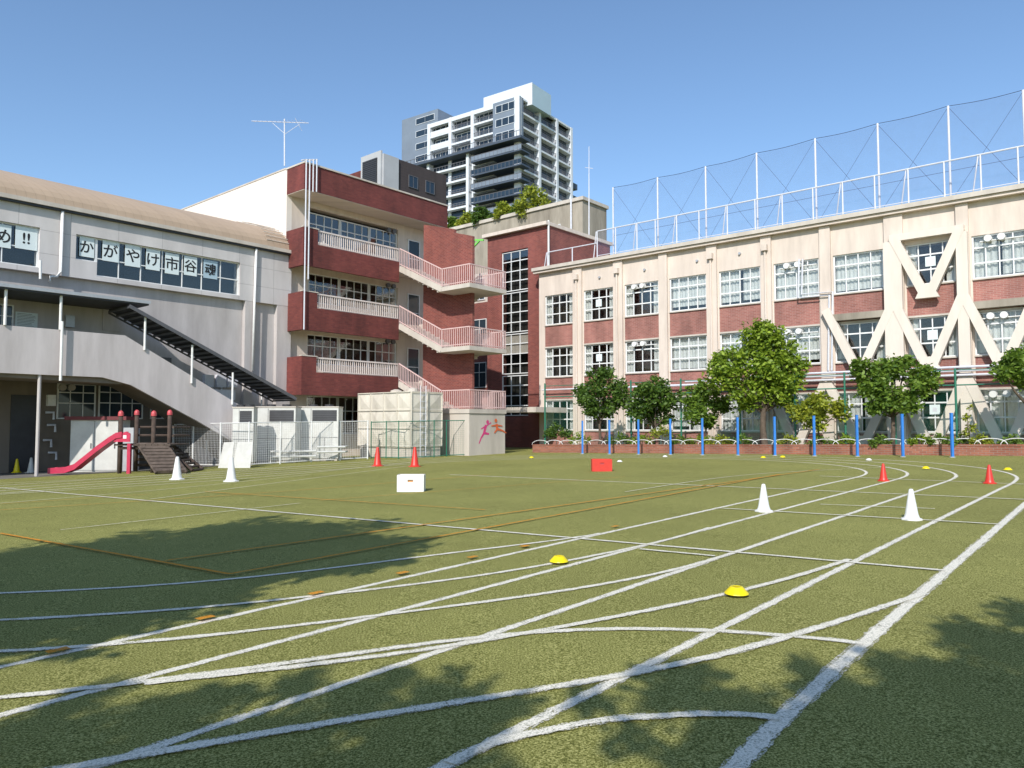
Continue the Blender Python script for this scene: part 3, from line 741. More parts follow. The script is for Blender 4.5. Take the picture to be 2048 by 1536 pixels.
for i in range(len(tops)-1):
    (u0,z0),(u1,z1)=tops[i],tops[i+1]
    zs=ZR+.4
    pts=[NF(u0+(u1-u0)*t/6,z0+(z1-z0)*t/6-.07*sin(pi*t/6),0) for t in range(7)]
    m.tube(pts,.014,4); m.tube([NF(u0,z0-.05,0),NF(u1,zs,0)],.008,4); m.tube([NF(u0,zs,0),NF(u1,z1-.05,0)],.008,4)
    m.tube([NF(u0,ZR+1.8,0),NF(u1,ZR+1.8,0)],.01,4)
m.build('wire',M['wirem'],nf)
m=MB(); 
for i in range(len(tops)-1):
    (u0,z0),(u1,z1)=tops[i],tops[i+1]; m.quad(NF(u0,ZR+.2,.03),NF(u1,ZR+.2,.03),NF(u1,z1-.1,.03),NF(u0,z0-.1,.03))
m.build('net',M['net'],nf,recalc=False)
RB=36.75; RFb=FB(RB)
rr=thing('rooftop_railing','lower steel railing with paired raking posts along the cream wing roof edge','railing',S.w(ra(1500),RB,ZR+.2))
zr_=S.Pb(RB,1896,322)[1]
xs_=[1095,1145,1195,1232,1275,1312,1355,1400,1457,1513,1568,1630,1690,1755,1823,1896,1970,2046,2130]
m=MB()
u0=S.Pb(RB,1195,600)[0]; ue=S.Pb(RB,2300,600)[0]
m.tube([RFb(u0,zr_,0),RFb(ue,zr_,0)],.035,6); m.tube([RFb(u0,ZR+.5,0),RFb(ue,ZR+.5,0)],.02,6)
m.tube([RFb(S.Pb(RB,1095,600)[0],zr_-.7,0),RFb(u0,zr_-.7,0)],.03,6)
m.build('rail',M['galv'],rr)
for k,px in enumerate(xs_):
    u=S.Pb(RB,px,600)[0]; m=MB(); h=zr_ if px>=1195 else zr_-.7
    m.tube([RFb(u,ZR+.2,0),RFb(u,h,0)],.035,6)
    if k%2==0: m.tube([RFb(u+.35,ZR+.2,-.1),RFb(u+.08,h,-.02)],.03,6)
    m.build('post',M['galv'],rr)
m=MB(); m.quad(RFb(u0,ZR+.5,-.02),RFb(ue,ZR+.5,-.02),RFb(ue,zr_,-.02),RFb(u0,zr_,-.02)); m.build('net',M['net'],rr,recalc=False)
ms=thing('roof_mast','slender pole mast rising above the roofs left of the net fence','mast',S.w(*((S.Pb(44,1178,400)[0],44)),ZR))
Dm=ms.location.y
m=MB(); m.tube([atD(1178,540,Dm),atD(1178,400,Dm),atD(1178,293,Dm)],[.05,.04,.02],6); m.build('pole',M['galv'],ms)
m=MB(); m.tube([atD(1170,335,Dm),atD(1186,337,Dm)],.02,5); m.build('crossbar',M['galv'],ms)

# ================= garden building
Dg=62; p=atD(1165,400,Dg); ag,bg=S.ab(p); zg=p.z
gd=thing('roof_garden_building','weathered concrete building with shrubs along its roof behind the school','building',S.w(ag+8,bg,0))
a_end=S.Pb(bg,860,470)[0]; b_end=S.Pa(ag,1213,420)[0]
m=MB(); m.ab(ag,a_end,bg,b_end,-.3,zg); m.build('wall',M['conc'],gd)
m=MB(); m.ab(ag-.15,a_end,bg-.15,b_end+.15,zg,zg+.3); m.build('parapet_cap',M['concw'],gd)
m=MB(); FG=FB(bg); u,z=S.Pb(bg,1145,440); m.tube([FG(u,8,.2),FG(u,zg+.2,.2)],.08); m.build('wall_pipe',M['galv'],gd)
for (px,py) in ((1105,470),(1128,505)):
    u,z=S.Pb(bg,px,py); window(gd,FG,u-.9,u+.9,z-.8,z+.8,2,(),n=.01,pm=M['darkglass'])

# ================= brown flats
Db=75; p=atD(765,307,Db); ab_,bb_=S.ab(p); zb_=p.z
bf=thing('brown_flats','dark brown tiled flats with pale end wall and louvre behind the red block','building',S.w(ab_,bb_,0))
ae=S.Pb(bb_,725,315)[0]; be=S.Pa(ab_,893,355)[0]
m=MB(); m.ab(ab_,ae,bb_,be,-.3,zb_); m.build('wall',M['brown'],bf)
m=MB(); m.fb(FB(bb_),ab_,ae,10,zb_+.3,0,.2); m.fb(FA(ab_),bb_,bb_+2,10,zb_-.02,0,.2); m.build('end_wall',M['endwall'],bf)
m=MB(); 
u0,zt_=S.Pb(bb_,727,318); u1,zl=S.Pb(bb_,760,360)
for k in range(14): z=zt_-.5-(zt_-zl)*k/14; m.fb(FB(bb_),u1+.2,u0-.2,z-.16,z,.2,.3)
m.build('louvre',M['dark'],bf)
FBb=FA(ab_)
for r in range(3):
    for c in range(4):
        u=bb_+3.5+c*2.4; z=zb_-2.6-r*2.9
        if u<be-1: window(bf,FBb,u,u+1.3,z,z+1.3,2,(),n=.02,fm=M['darkframe'],pm=M['hrglass'])
m=MB(); m.ab(ab_+1,ae,bb_+.5,be,zb_,zb_+.25); m.build('roof_slab',M['hrg'],bf)
p=atD(730,338,90); a9,b9=S.ab(p); m=MB(); m.ab(a9,a9+3.2,b9,b9+6,-.3,p.z); tag(m.build('brick_flats',M['brickflat'],origin=S.w(a9,b9,0)),'narrow dark red flats just peeping out left of the brown flats','building')

# ================= high rise
D0=150; p=atD(1040,192,D0); ah,bh=HR.ab(p); zh=p.z
hr=thing('high_rise_tower','tall white and grey apartment tower rising behind the school','building',HR.w(ah,bh,0))
HA=FB(bh,HR); HB=FA(ah,HR)
aw1=HR.Pb(bh,858,230)[0]; bw1=HR.Pa(ah,1143,260)[0]
aw2=HR.Pb(bh+3,804,240)[0]; zg2=HR.Pb(bh+3,830,232)[1]
flh=2.95
m=MB(); m.ab(ah+1.2,aw1,bh+1.2,bw1,0,zh-.4,HR); m.build('core_wall',M['hrg'],hr)
m=MB(); m.ab(aw1,aw2,bh+3,bw1,0,zg2,HR); m.build('side_wing',M['hrg2'],hr)
pz=HR.Pb(bh+3,1065,166)
pa=HR.Pb(bh+3,1065,166)[0]; pa2=HR.Pb(bh+3,968,190)[0]; pb2=HR.Pa(pa,1102,190)[0]
m=MB(); m.ab(pa,pa2,bh+3,pb2,zh-1,pz[1],HR); m.build('penthouse',M['hrpale'],hr)
m=MB(); m.fb(FB(bh+3,HR),pa,pa2,zh-1,pz[1]+.1,0,.15); m.build('penthouse_front',M['hrw'],hr)
m=MB(); m.ab(ah+.6,aw1,bh+.6,bw1,zh-.4,zh,HR); m.build('roof_slab',M['hrw'],hr)
la=aw1-ah; lb=bw1-bh; nf_=15
m=MB()
for t in (0,.36,.7,1): 
    u=bh+lb*t; m.fb(HB,u-.38,u+.38,8,zh,-1.2,.1)
for k in range(nf_): 
    z=zh-k*flh; m.fb(HB,bh+.39,bw1-.39,z-.4,z,-1.2,.0)
m.build('white_frame',M['hrw'],hr)
m=MB()
for k in range(1,nf_):
    z=zh-k*flh
    m.fb(HB,bh+.5,bw1-.5,z+.85,z+.95,-.1,-.03)
    for i in range(int(lb/.4)):
        u=bh+.5+i*.4; m.fb(HB,u,u+.12,z,z+.9,-.1,-.06)
m.build('balcony_railing',M['darkframe'],hr)
for k in range(11):
    z=zh-(k+1)*flh
    for (t0_,t1_) in ((.05,.31),(.41,.65),(.75,.95)):
        window(hr,HB,bh+lb*t0_,bh+lb*t1_,z+.1,z+2.1,3,(),n=-1.19,fm=M['darkframe'],pm=M['hrglass'],fw=.1,thin=.08)
m=MB()
for k in range(nf_):
    z=zh-k*flh; m.fb(HA,ah+la*.27,aw1,z-(.4 if k else .9),z,-1.2,.0)
for t in (.5,.75,1):
    u=ah+la*t; m.fb(HA,u-.4,u+.4,8,zh,-1.2,.1)
for k in (0,1):
    z=zh-(k+1)*flh; m.fb(HA,ah+la*.77,aw1-.5,z,z+.95,-.25,.02)
m.build('white_slabs',M['hrw'],hr)
m=MB()
for k in range(1,nf_):
    z=zh-k*flh
    m.fb(HA,ah+la*.28,ah+la*.75-.4,z+.85,z+.95,-.12,-.04)
    for i in range(int(la*.46/.4)):
        u=ah+la*.28+i*.4; m.fb(HA,u,u+.12,z,z+.85,-.1,-.06)
m.build('front_railing',M['darkframe'],hr)
m=MB(); m.fb(HA,ah,ah+la*.27,zh-3*flh,zh-.02,-1.2,.3); m.fb(HB,bh-.3,bh+.02,zh-3*flh,zh-.02,-.9,.15); m.build('corner_panel',M['hrg2'],hr)
for k in range(11):
    z=zh-(k+1)*flh
    window(hr,HA,ah+la*.04,ah+la*.24,z+.5,z+2.2,3,(),n=.31 if k<3 else -1.19,fm=M['hrw'] if k<3 else M['darkframe'],pm=M['hrglass'],fw=.1,thin=.1)
    for (t0_,t1_) in ((.31,.46),(.53,.72),(.78,.96)):
        window(hr,HA,ah+la*t0_,ah+la*t1_,z+.3,z+2.2,3,(),n=-1.19,fm=M['frame'],pm=M['hrglass'],fw=.1,thin=.08)
for k in range(3,13):
    z=zh-(k+1)*flh
    m=MB(); m.ab(ah-1.6,ah+la*.46,bh-1.8,bh+1.2,z-.3,z,HR); b_=m.build('corner_balcony',M['hrg'],hr)
    m=MB(); F1=FB(bh-1.8,HR); F2=FA(ah-1.6,HR)
    m.fb(F1,ah-1.6,ah+la*.46,z+1.0,z+1.1,-.08,.0); m.fb(F2,bh-1.8,bh+1.2,z+1.0,z+1.1,-.08,0)
    for i in range(14):
        u=ah-1.6+(la*.46+1.6)*i/13; m.fb(F1,u,u+.08,z,z+1.0,-.07,-.01)
    m.build('balcony_rail',M['darkframe'],b_)
    m=MB(); m.fb(F1,ah-1.5,ah+la*.46-.1,z+.1,z+.98,-.06,-.03); m.build('glass_guard',M['hrg2'] if k%2 else M['hrglass'],b_)
z=zh-3.1*flh
m=MB(); m.ab(ah-1.7,aw2+2.5,bh-2.2,bh+1.2,z-.5,z,HR); m.build('terrace_slab',M['hrg'],hr)
m=MB(); F1=FB(bh-2.2,HR); m.fb(F1,ah-1.7,aw2+2.5,z+1.0,z+1.1,-.08,0)
for i in range(40):
    u=ah-1.7+(aw2+4.2-ah)*i/39; m.fb(F1,u,u+.08,z,z+1,-.07,0)
m.build('terrace_railing',M['darkframe'],hr)
m=MB()
for k in range(4,15):
    zz=zh-k*flh; m.ab(ah+la*.5,aw2+1.5,bh-1.2,bh+3,zz-.4,zz,HR)
for t in (.5,.95,1.2):
    u=ah+la*t; m.ab(u,u+.7,bh-1.25,bh+1,8,z-.5,HR)
m.build('lower_slabs',M['hrw'],hr)
m=MB()
for k in range(4,15):
    zz=zh-k*flh; F3=FB(bh-1.2,HR); m.fb(F3,ah+la*.53,aw2+1.4,zz+.8,zz+.9,-.1,-.02)
    for i in range(30):
        u=ah+la*.53+(aw2+1.2-ah-la*.53)*i/29; m.fb(F3,u,u+.1,zz,zz+.8,-.08,-.03)
m.build('lower_railing',M['darkframe'],hr)
m=MB(); m.ab(ah+la*.5,aw2+1.2,bh+.2,bh+3,0,z-.6,HR); m.build('lower_wall',M['hrglass'],hr)
for k in range(5):
    zz=zg2-(k+1)*flh; window(hr,FB(bh+3,HR),aw1+1,aw1+(aw2-aw1)*.6,zz+.6,zz+2.1,2,(),n=.02,fm=M['hrw'],pm=M['hrglass'],fw=.1)
for k in range(3,12):
    z=zh-(k+1)*flh-1
    m=MB(); m.ab(ah+1,ah+5,bw1,bw1+4.2,z-.3,z,HR); m.ab(ah+1,ah+1.1,bw1,bw1+4.2,z,z+1,HR); m.build('end_balcony',M['hrg'],hr)

# ================= trees
def leaves(mb,blobs,n,size,rnd):
    tot=sum(b[1]**2 for b in blobs)
    for c,r in blobs:
        k=int(n*r*r/tot)
        subs=[]
        for _ in range(14):
            v=Vector((rnd.gauss(0,1),rnd.gauss(0,1),rnd.gauss(0,1))).normalized()*r*rnd.uniform(.4,1.05); subs.append((c+v,r*rnd.uniform(.2,.42)))
        for i in range(k):
            if rnd.random()<.75:
                sc,sr=rnd.choice(subs)
                v=Vector((rnd.gauss(0,1),rnd.gauss(0,1),rnd.gauss(0,.8))); v=v*sr*.55; p=sc+v
            else:
                v=Vector((rnd.gauss(0,1),rnd.gauss(0,1),rnd.gauss(0,1))).normalized()*r*rnd.random()**.5*.9; p=c+v
            d=Vector((rnd.uniform(-1,1),rnd.uniform(-1,1),rnd.uniform(-.7,.5))).normalized(); e=d.cross(Vector((rnd.uniform(-1,1),rnd.uniform(-1,1),rnd.uniform(-1,1)))).normalized()
            s=size*rnd.uniform(.6,1.3)
            i0=len(mb.v); mb.v+=[p,p+d*s*.5+e*s*.28,p+d*s,p+d*s*.5-e*s*.28]; mb.f.append((i0,i0+1,i0+2,i0+3))
def tree(name,label,base,blobs,n,size,mat,tr=.1,group=None,cat='tree',seed=1,split=.45):
    rnd=random.Random(seed); t=thing(name,label,cat,base,group)
    b=Vector(base); cen=sum((c for c,r in blobs),Vector())/len(blobs)
    fork=b.lerp(Vector((cen.x,cen.y,cen.z)),.5)
    fork.z=b.z+(cen.z-b.z)*split
    m=MB(); mid_=b.lerp(fork,.5)+Vector((rnd.uniform(-.06,.06),rnd.uniform(-.06,.06),0)); m.tube([b-Vector((0,0,.1)),b+Vector((0,0,.15)),mid_,fork,cen],[tr*1.5,tr*1.1,tr,tr*.85,tr*.35],8)
    for c,r in blobs:
        md=fork.lerp(c,.5)+Vector((rnd.uniform(-.1,.1),rnd.uniform(-.1,.1),rnd.uniform(-.1,.1)))
        m.tube([fork,md,c],[tr*.6,tr*.4,tr*.15],6)
        for _ in range(3):
            v=Vector((rnd.gauss(0,1),rnd.gauss(0,1),rnd.gauss(0,1))).normalized()*r*.8; m.tube([c,c+v],[tr*.18,tr*.06],4)
    m.build('trunk',M['trunk'],t,smooth=True)
    m=MB(); leaves(m,blobs,n,size,rnd); m.build('crown',mat,t,recalc=False); return t
P0=G(1065,905); P1=G(2048,912)
def pl(px,off=0):
    d=(P1-P0); d.z=0; n=Vector((-d.y,d.x,0)).normalized(); 
    if n.y<0: n=-n
    o=P0+n*off; r=Vector(((px-1024)/FP,1,0))
    t=(o.x*d.y-o.y*d.x)/(r.x*d.y-r.y*d.x)
    q_=r*t; return Vector((q_.x,q_.y,gz(q_.x)))
rnd0=random.Random(3)
def pblobs(D,L): return [(atD(x,y,D+rnd0.uniform(-.4,.4)),r*D/FP) for x,y,r in L]
TR=[('small dark green tree at the left end of the brick planter',1200,[(1180,798,30),(1205,765,32),(1237,788,26),(1163,782,18),(1215,815,24),(1185,822,16)],5200,'leafdark',.07),
('small leaning dark tree second from left in the planter',1308,[(1288,795,32),(1320,783,30),(1344,806,24),(1270,818,22),(1310,828,26),(1335,835,14)],5000,'leafdark',.06),
('small sparse tree just left of the tallest planter tree',1412,[(1385,800,26),(1412,786,26),(1437,812,24),(1395,832,24),(1420,845,14)],4000,'leaf',.06),
('tallest bright green tree in the middle of the brick planter',1528,[(1510,690,42),(1464,722,38),(1564,715,42),(1520,742,52),(1446,755,30),(1587,760,30),(1486,780,36),(1556,780,38),(1530,660,22),(1438,720,18),(1597,735,18),(1500,805,18),(1575,800,16),(1550,680,24)],15500,'leafbrt',.14),
('low yellowish spreading tree right of the tallest planter tree',1635,[(1598,822,22),(1640,806,28),(1680,820,20),(1630,835,22)],3000,'leafyel',.05),
('medium open crowned tree in front of the lower braces',1783,[(1740,762,34),(1785,738,32),(1835,758,30),(1764,795,36),(1820,802,30),(1725,732,20),(1856,748,16),(1812,722,14),(1745,815,14)],7000,'leaf',.09),
('tree cut off by the right edge of the picture',2075,[(2030,722,30),(2060,752,36),(2006,746,18),(2075,712,32),(2100,760,35)],5500,'leaf',.1)]
for k,(lab,px,L,n,mt,tr) in enumerate(TR):
    b=pl(px,.9); b.z+=.3; tree('planter_tree',lab,b,pblobs(b.y,L),n,.19,M[mt],tr,'trees in the brick planter',seed=k+5)
def shrub(name,label,px,off,L,n,mt,size=.12,grp=None,seed=0):
    b=pl(px,off); b.z+=.28; return tree(name,label,b,pblobs(b.y,L),n,size,M[mt],.025,grp,'shrub',seed,split=.3)
shrub('round_shrub','round dark shrub at the far left end of the brick planter',1112,1.0,[(1112,860,15),(1098,868,12),(1130,868,13)],1300,'leafdark',.12,'shrubs in the planter',30)
SH=[(1325,866,'leafyel'),(1480,882,'leaf'),(1575,884,'leafyel'),(1690,884,'leafbrt'),(1878,882,'leaf'),(1960,882,'leafyel'),(1240,880,'leaf'),(1400,882,'leafbrt'),(1640,884,'leaf'),(1760,884,'leaf'),(2020,884,'leaf'),(1160,880,'leafbrt'),(1360,884,'leaf'),(1440,884,'leafyel'),(1840,882,'leafbrt'),(1920,884,'leaf'),(1285,882,'leafbrt')]
for k,(px,py,mt) in enumerate(sorted(SH)):
    shrub('low_shrub',ORD[k]+' low leafy shrub from the left on the planter soil',px,.5,[(px-16,py+1,9),(px+14,py,10),(px,py-6,10)],620,mt,.10,'low shrubs in the planter',50+k)
shrub('climbing_sapling','thin twiggy sapling by the right green net post',1938,.7,[(1935,835,8),(1942,855,9),(1930,865,8),(1940,815,6)],330,'leafyel',.11,None,99)
for k,(px,py,r,mt,lab) in enumerate(((905,450,15,'leaf','small green rooftop shrub nearest the red block'),(935,442,21,'leafyel','yellow green rooftop shrub left of the dark one'),(965,430,20,'leafdark','dark green rooftop shrub in the row by the tower'),(1008,422,21,'leafyel','spreading yellow rooftop shrub beside the tallest one'),(1062,404,34,'leafyel','tallest bright yellow green rooftop shrub'),(1035,425,16,'leaf','low green rooftop shrub under the tallest one'))):
    Dk=bg/( .652*(px-1024)/FP+.758)+.8
    L=[(px-r*.5,py+r*.3,r*.6),(px+r*.5,py+r*.2,r*.65),(px,py-r*.3,r*.7)]
    base=atD(px,py+r,Dk); base.z=zg+.3
    tree('rooftop_shrub',lab,base,pblobs(Dk,L),1700,.3,M[mt],.06,'shrubs on the concrete roof','shrub',70+k)
SH_=Vector((-.28,-.96,0)).normalized(); EL=radians(37)
def over(px,py,h,r):
    g=G(px,py); k=h/math.tan(EL); return (Vector((g.x,g.y,0))+SH_*k+Vector((0,0,h)), r)
LS=M['leafshade']
tree('shade_tree','leafy tree left of the camera that shades the left foreground',(-9.5,-2.2,gz(-9.5)),[over(60,1125,6.0,1.2),over(300,1105,6.3,1.4),over(560,1085,6.2,1.2),over(150,1200,5.6,1.2),over(420,1165,5.8,1.0),over(680,1108,6.2,.9),over(50,1250,5.4,.95),over(-250,1180,6,1.8),over(280,1228,5.4,.75),over(440,1070,6.4,1.1),over(180,1150,6.6,1.3),over(500,1120,5.6,1.1),over(740,1125,5.8,.45)],38000,.2,LS,.2,None,seed=201) 
tree('shade_tree','leafy tree behind the camera shading the bottom left foreground',(-4,-6.5,gz(-4)),[over(40,1490,5.2,.42),over(200,1540,5.2,.36),over(330,1435,5.3,.34),over(520,1500,5.2,.34),over(720,1425,5.4,.38),over(900,1395,5.4,.30),over(850,1490,5.2,.32),over(600,1375,5.5,.2),over(900,1555,5.2,.3),over(300,1600,5,.5),over(150,1400,5.4,.18),over(1000,1425,5.3,.16),over(780,1350,5.4,.12),over(460,1395,5.4,.15),over(650,1560,5.1,.25)],8500,.11,LS,.13,None,seed=202)
tree('shade_tree','leafy tree behind the camera shading the bottom right foreground',(4.5,-6.5,gz(4.5)),[over(1340,1365,5.4,.28),over(1480,1425,5.3,.30),over(1700,1395,5.4,.34),over(1880,1365,5.5,.46),over(2000,1280,5.6,.40),over(1800,1480,5.3,.48),over(2000,1480,5.3,.62),over(1620,1530,5.2,.40),over(1420,1530,5.2,.28),over(1180,1400,5.3,.12),over(2060,1400,5.4,.62),over(1900,1600,5,.7),over(1620,1335,5.5,.14),over(2060,1230,5.7,.28),over(1260,1480,5.2,.12)],14000,.12,LS,.14,None,seed=203)

# ================= planter, hoops, posts
pl_t=thing('brick_planter','low red brick planter wall running along the cream wing','planter',P0.lerp(P1,.5))
d=(P1-P0).normalized(); dn=Vector((-d.y,d.x,0)); dn=dn if dn.y>0 else -dn
E0=P0; E1=pl(2300)
def strip(m,e0,e1,o0,o1,z0,z1):
    a,b=e0+dn*o0,e1+dn*o0; c,d_=e1+dn*o1,e0+dn*o1
    m.hexa([Vector((q_.x,q_.y,gz(q_.x)+z)) for z in (z0,z1) for q_ in (a,b,c,d_)])
m=MB(); strip(m,E0,E1,0,.22,-.1,.36); m.build('wall',M['planter'],pl_t)
m=MB(); strip(m,E0,E1,-.02,.24,.36,.42); m.build('coping',M['planter'],pl_t)
m=MB(); strip(m,E0,E1,.22,2.6,-.1,.3); o=m.build('soil',M['soil'],pl_t)
nh=26; stp=(pl(2060)-E0).length/nh
def hoop(c,w,h):
    m=MB(); m.tube([c+d*w*cos(pi-pi*i/12)/1.0*.5+Vector((0,0,h*sin(pi*i/12))) for i in range(13)],.015,5); return m
base_h=None
for i in range(nh):
    q_=E0+d*(stp*(i+.5))+dn*.12; loc=Vector((q_.x,q_.y,gz(q_.x)+.42))
    lab=ORD[i]+' white wire hoop from the left on the planter wall'
    if base_h is None:
        base_h=hoop(loc,stp*1.25,.22).build('wire_hoop',M['whitep'],origin=loc); o=base_h
    else:
        o=base_h.copy(); C.objects.link(o); o.location=loc
    tag(o,lab,'hoop','white hoops along the planter')
bp=[1165,1219,1277,1341,1405,1476,1550,1629,1715,1806,1905]
for i,px in enumerate(bp):
    py=908+(px-1165)*7/740.; g=G(px,py); h=(908-843+(px-1165)*18/740.)*g.y/FP
    if i==0:
        t=thing('blue_pole',ORD[i]+' square blue pole from the left along the turf edge','pole',g,'blue poles on the turf edge')
        m=MB(); m.box(g.x-.042,g.x+.042,g.y-.042,g.y+.042,g.z-.05,g.z+h); m.build('post',M['blue'],t)
        m=MB(); m.box(g.x-.047,g.x+.047,g.y-.047,g.y+.047,g.z+h,g.z+h+.03); m.build('cap',M['blue'],t)
        m=MB(); m.lathe([(.10,.0),(.10,.03),(.05,.03)],g,10); m.build('base_collar',M['steel'],t)
        bp0=t
    else:
        t=copy_tree(bp0); t.location=g; t['label']=ORD[i]+' square blue pole from the left along the turf edge'
gp_=[1090,1262,1362,1480,1590,1690,1790,1912,2080]
gn=thing('green_net_fence','green post and net fence standing behind the planter trees','fence',pl(1500,1.6))
for px in gp_:
    q_=pl(px,1.6); MB().tube([q_,Vector((q_.x,q_.y,3.75))],.045,8).build('post',M['green'],gn)
q0=pl(1090,1.6); q1=pl(2200,1.6)
m=MB(); m.quad(Vector((q0.x,q0.y,.4)),Vector((q1.x,q1.y,.6)),Vector((q1.x,q1.y,3.0)),Vector((q0.x,q0.y,2.9))); m.build('net',M['greennet'],gn,recalc=False)
m=MB(); m.tube([Vector((q0.x,q0.y,3.0)),Vector((q1.x,q1.y,3.1))],.03,6); m.tube([Vector((q0.x,q0.y,3.6)),Vector((q1.x,q1.y,3.7))],.02,6); m.build('rail',M['green'],gn)

# ================= cones and markers
def cone(px,py,h,mat,label,grp):
    g=G(px,py-1); g.y+=h*.28
    g.z=gz(g.x); t=thing('traffic_cone',label,'cone',g,grp)
    r=h*.27
    m=MB(); m.lathe([(r*.95,.02),(r*.82,.05),(r*.72,.09),(h*.075,h*.93),(h*.06,h*.98),(h*.035,h),(h*.03,h*.9)],g,24); m.build('cone_body',mat,t,smooth=True)
    m=MB(); R=r*1.22
    m.lathe([(0,.0),(R,.0),(R*1.0,.02),(r*.95,.03),(r*.8,.03)],g,8); m.build('cone_base',mat,t)
    return t
g1='training cones on the turf'
cone(1533,1026,.46,M['whitep'],'short white cone on the track, left of the two on the right side',g1)
cone(1833,1043,.46,M['whitep'],'short white cone on the track nearest the bottom right',g1)
cone(1772,964,.42,M['red'],'short red cone near the bend, left of the two on the right side',g1)
cone(1986,969,.42,M['red'],'short red cone near the right edge of the picture',g1)
cone(348,961,.72,M['whitep'],'tall white cone beside the plank ramp',g1)
cone(457,965,.72,M['whitep'],'tall white cone right of the other one by the slide',g1)
cone(753,934,.74,M['red'],'tall red cone before the plant fence, left of the pair',g1)
cone(828,935,.74,M['red'],'tall red cone before the water tank, right of the pair',g1)
cone(12,946,.55,M['yellow'],'yellow cone under the walkway nearest the left picture edge','cones kept under the walkway')
cone(28,947,.55,M['yellow'],'yellow cone beside the pale one under the walkway','cones kept under the walkway')
cone(56,947,.6,M['accase'],'white cone standing under the walkway at far left','cones kept under the walkway')
def disc(px,py,label,mat=None,r=.105,h=.06):
    g=G(px,py); g.y+=r*.8; g.z=gz(g.x)+.025
    m=MB(); m.lathe([(r,0),(r*.97,.008),(r*.5,h),(r*.33,h),(r*.33,h-.008),(r*.9,.004)],g,24)
    tag(m.build('disc_marker',mat or M['yellow'],origin=g,smooth=False),label,'marker','disc markers on the track')
disc(1119,1130,'yellow disc marker in the middle of the near lanes')
disc(1479,1197,'yellow disc marker nearest the camera')
disc(1855,939,'yellow disc marker on the bend between the red cones'); disc(2020,942,'yellow disc marker at the far right of the bend')
disc(1528,917,'small yellow disc marker left of a pair before the planter'); disc(1567,916,'small yellow disc marker right of a pair before the planter')
disc(1740,922,'white disc marker before the ninth blue pole',M['whitep']); disc(1331,915,'white disc marker before the fourth blue pole',M['whitep'])
disc(1063,917,'yellow disc marker far off before the stair base'); disc(1240,925,'pale disc marker just right of the red box',M['whitep'])
def crate(px0,px1,yt,yb,mat,ins,label):
    g=G((px0+px1)/2,yb); w=(px1-px0)*g.y/FP*.97; h=(yb-yt)*g.y/FP*.93; dp=w*.6; g.z=gz(g.x)
    t=thing('marker_box',label,'box',g,'boxes standing on the turf')
    x,y,z=g; m=MB(); th=.02
    m.box(x-w/2,x+w/2,y,y+th,z,z+h*.58); m.box(x-w/2,x-w*.1,y,y+th,z+h*.58,z+h*.72); m.box(x+w*.1,x+w/2,y,y+th,z+h*.58,z+h*.72); m.box(x-w/2,x+w/2,y,y+th,z+h*.72,z+h)
    m.build('front_panel',mat,t)
    m=MB(); m.box(x-w/2,x+w/2,y+dp-th,y+dp,z,z+h); m.build('back_panel',mat,t)
    for s_ in (-1,1):
        m=MB(); xx=x+s_*(w/2-th/2); m.box(xx-th/2,xx+th/2,y+th,y+dp-th,z,z+h); m.build('side_panel',mat,t)
    m=MB(); m.box(x-w/2+.03,x+w/2-.03,y+.03,y+dp-.03,z+.02,z+h*.93); m.build('filling',ins,t)
    return t
crate(793,848,948,984,M['whitep'],M['orangebox'],'white open box on the turf, left of the red one')
crate(1184,1225,917,943,M['redbox'],M['redcap'],'red open box on the turf near the bend')

# ================= play tower and slide
Dp=27.8
def pp(px,py,dd=0): return atD(px,py,Dp+dd)
gb=pp(300,945); 
pt=thing('play_tower','small log play tower with red post caps and plank ramp','play tower',(gb.x,Dp,gz(gb.x)))
for (px,dd,yt) in ((240,.0,831),(272,1.3,829),(306,0.0,831),(338,1.3,829)):
    c=pp(px,900,dd); zt_=atD(px,yt,Dp+dd).z; 
    lg=MB().tube([Vector((c.x,c.y,gz(c.x)-.05)),Vector((c.x,c.y,zt_))],.075,10).build('log_post',M['wood'],pt,smooth=True)
    MB().lathe([(.10,-.02),(.10,.05),(.09,.12),(.05,.17),(0,.19)],(c.x,c.y,zt_),14).build('post_cap',M['redcap'],lg,smooth=True)
zd=pp(270,888).z
x0=pp(232,900).x; x1=pp(345,900).x
m=MB()
for i in range(9):
    a=x0+(x1-x0)*i/9; m.box(a,a+(x1-x0)/9-.02,Dp-.15,Dp+1.5,zd-.06,zd)
m.build('deck',M['plank'],pt)
m=MB()
for z in (.3,.62): m.tube([Vector((x0,Dp+1.4,zd+z)),Vector((x1,Dp+1.4,zd+z))],.045,6)
for z in (.3,.62): m.tube([Vector((x1,Dp,zd+z)),Vector((x1,Dp+1.4,zd+z))],.045,6)
m.tube([Vector((x0+.1,Dp,zd-.15)),Vector((x1,Dp,zd-.15))],.06,6)
m.build('rail',M['wood'],pt)
m=MB()
for z in (.2,.38,.56): m.tube([Vector((x0+.1,Dp+1.35,gz(x0)+z*1.2)),Vector((x1,Dp+1.35,gz(x0)+z*1.2))],.06,6)
m.build('under_logs',M['wood'],pt)
m=MB(); A0=pp(275,880); A1=pp(332,880); B0=atD(312,948,Dp-1.1); B1=atD(374,941,Dp-1.0)
B0.z=gz(B0.x)+.05; B1.z=gz(B1.x)+.05; A0.z=A1.z=zd
for i in range(9):
    t0_,t1_=i/9,(i+.72)/9; up=Vector((0,-.03,.05)); jx=Vector((random.uniform(-.05,.05),0,0))
    a,b,c,e=A0.lerp(B0,t0_)+jx,A1.lerp(B1,t0_)+jx,A1.lerp(B1,t1_)+jx,A0.lerp(B0,t1_)+jx
    m.hexa([a-up,b-up,c-up,e-up,a+up,b+up,c+up,e+up])
m.tube([A0,B0],.05,6); m.tube([A1,B1],.05,6)
m.build('plank_ramp',M['plank'],pt)
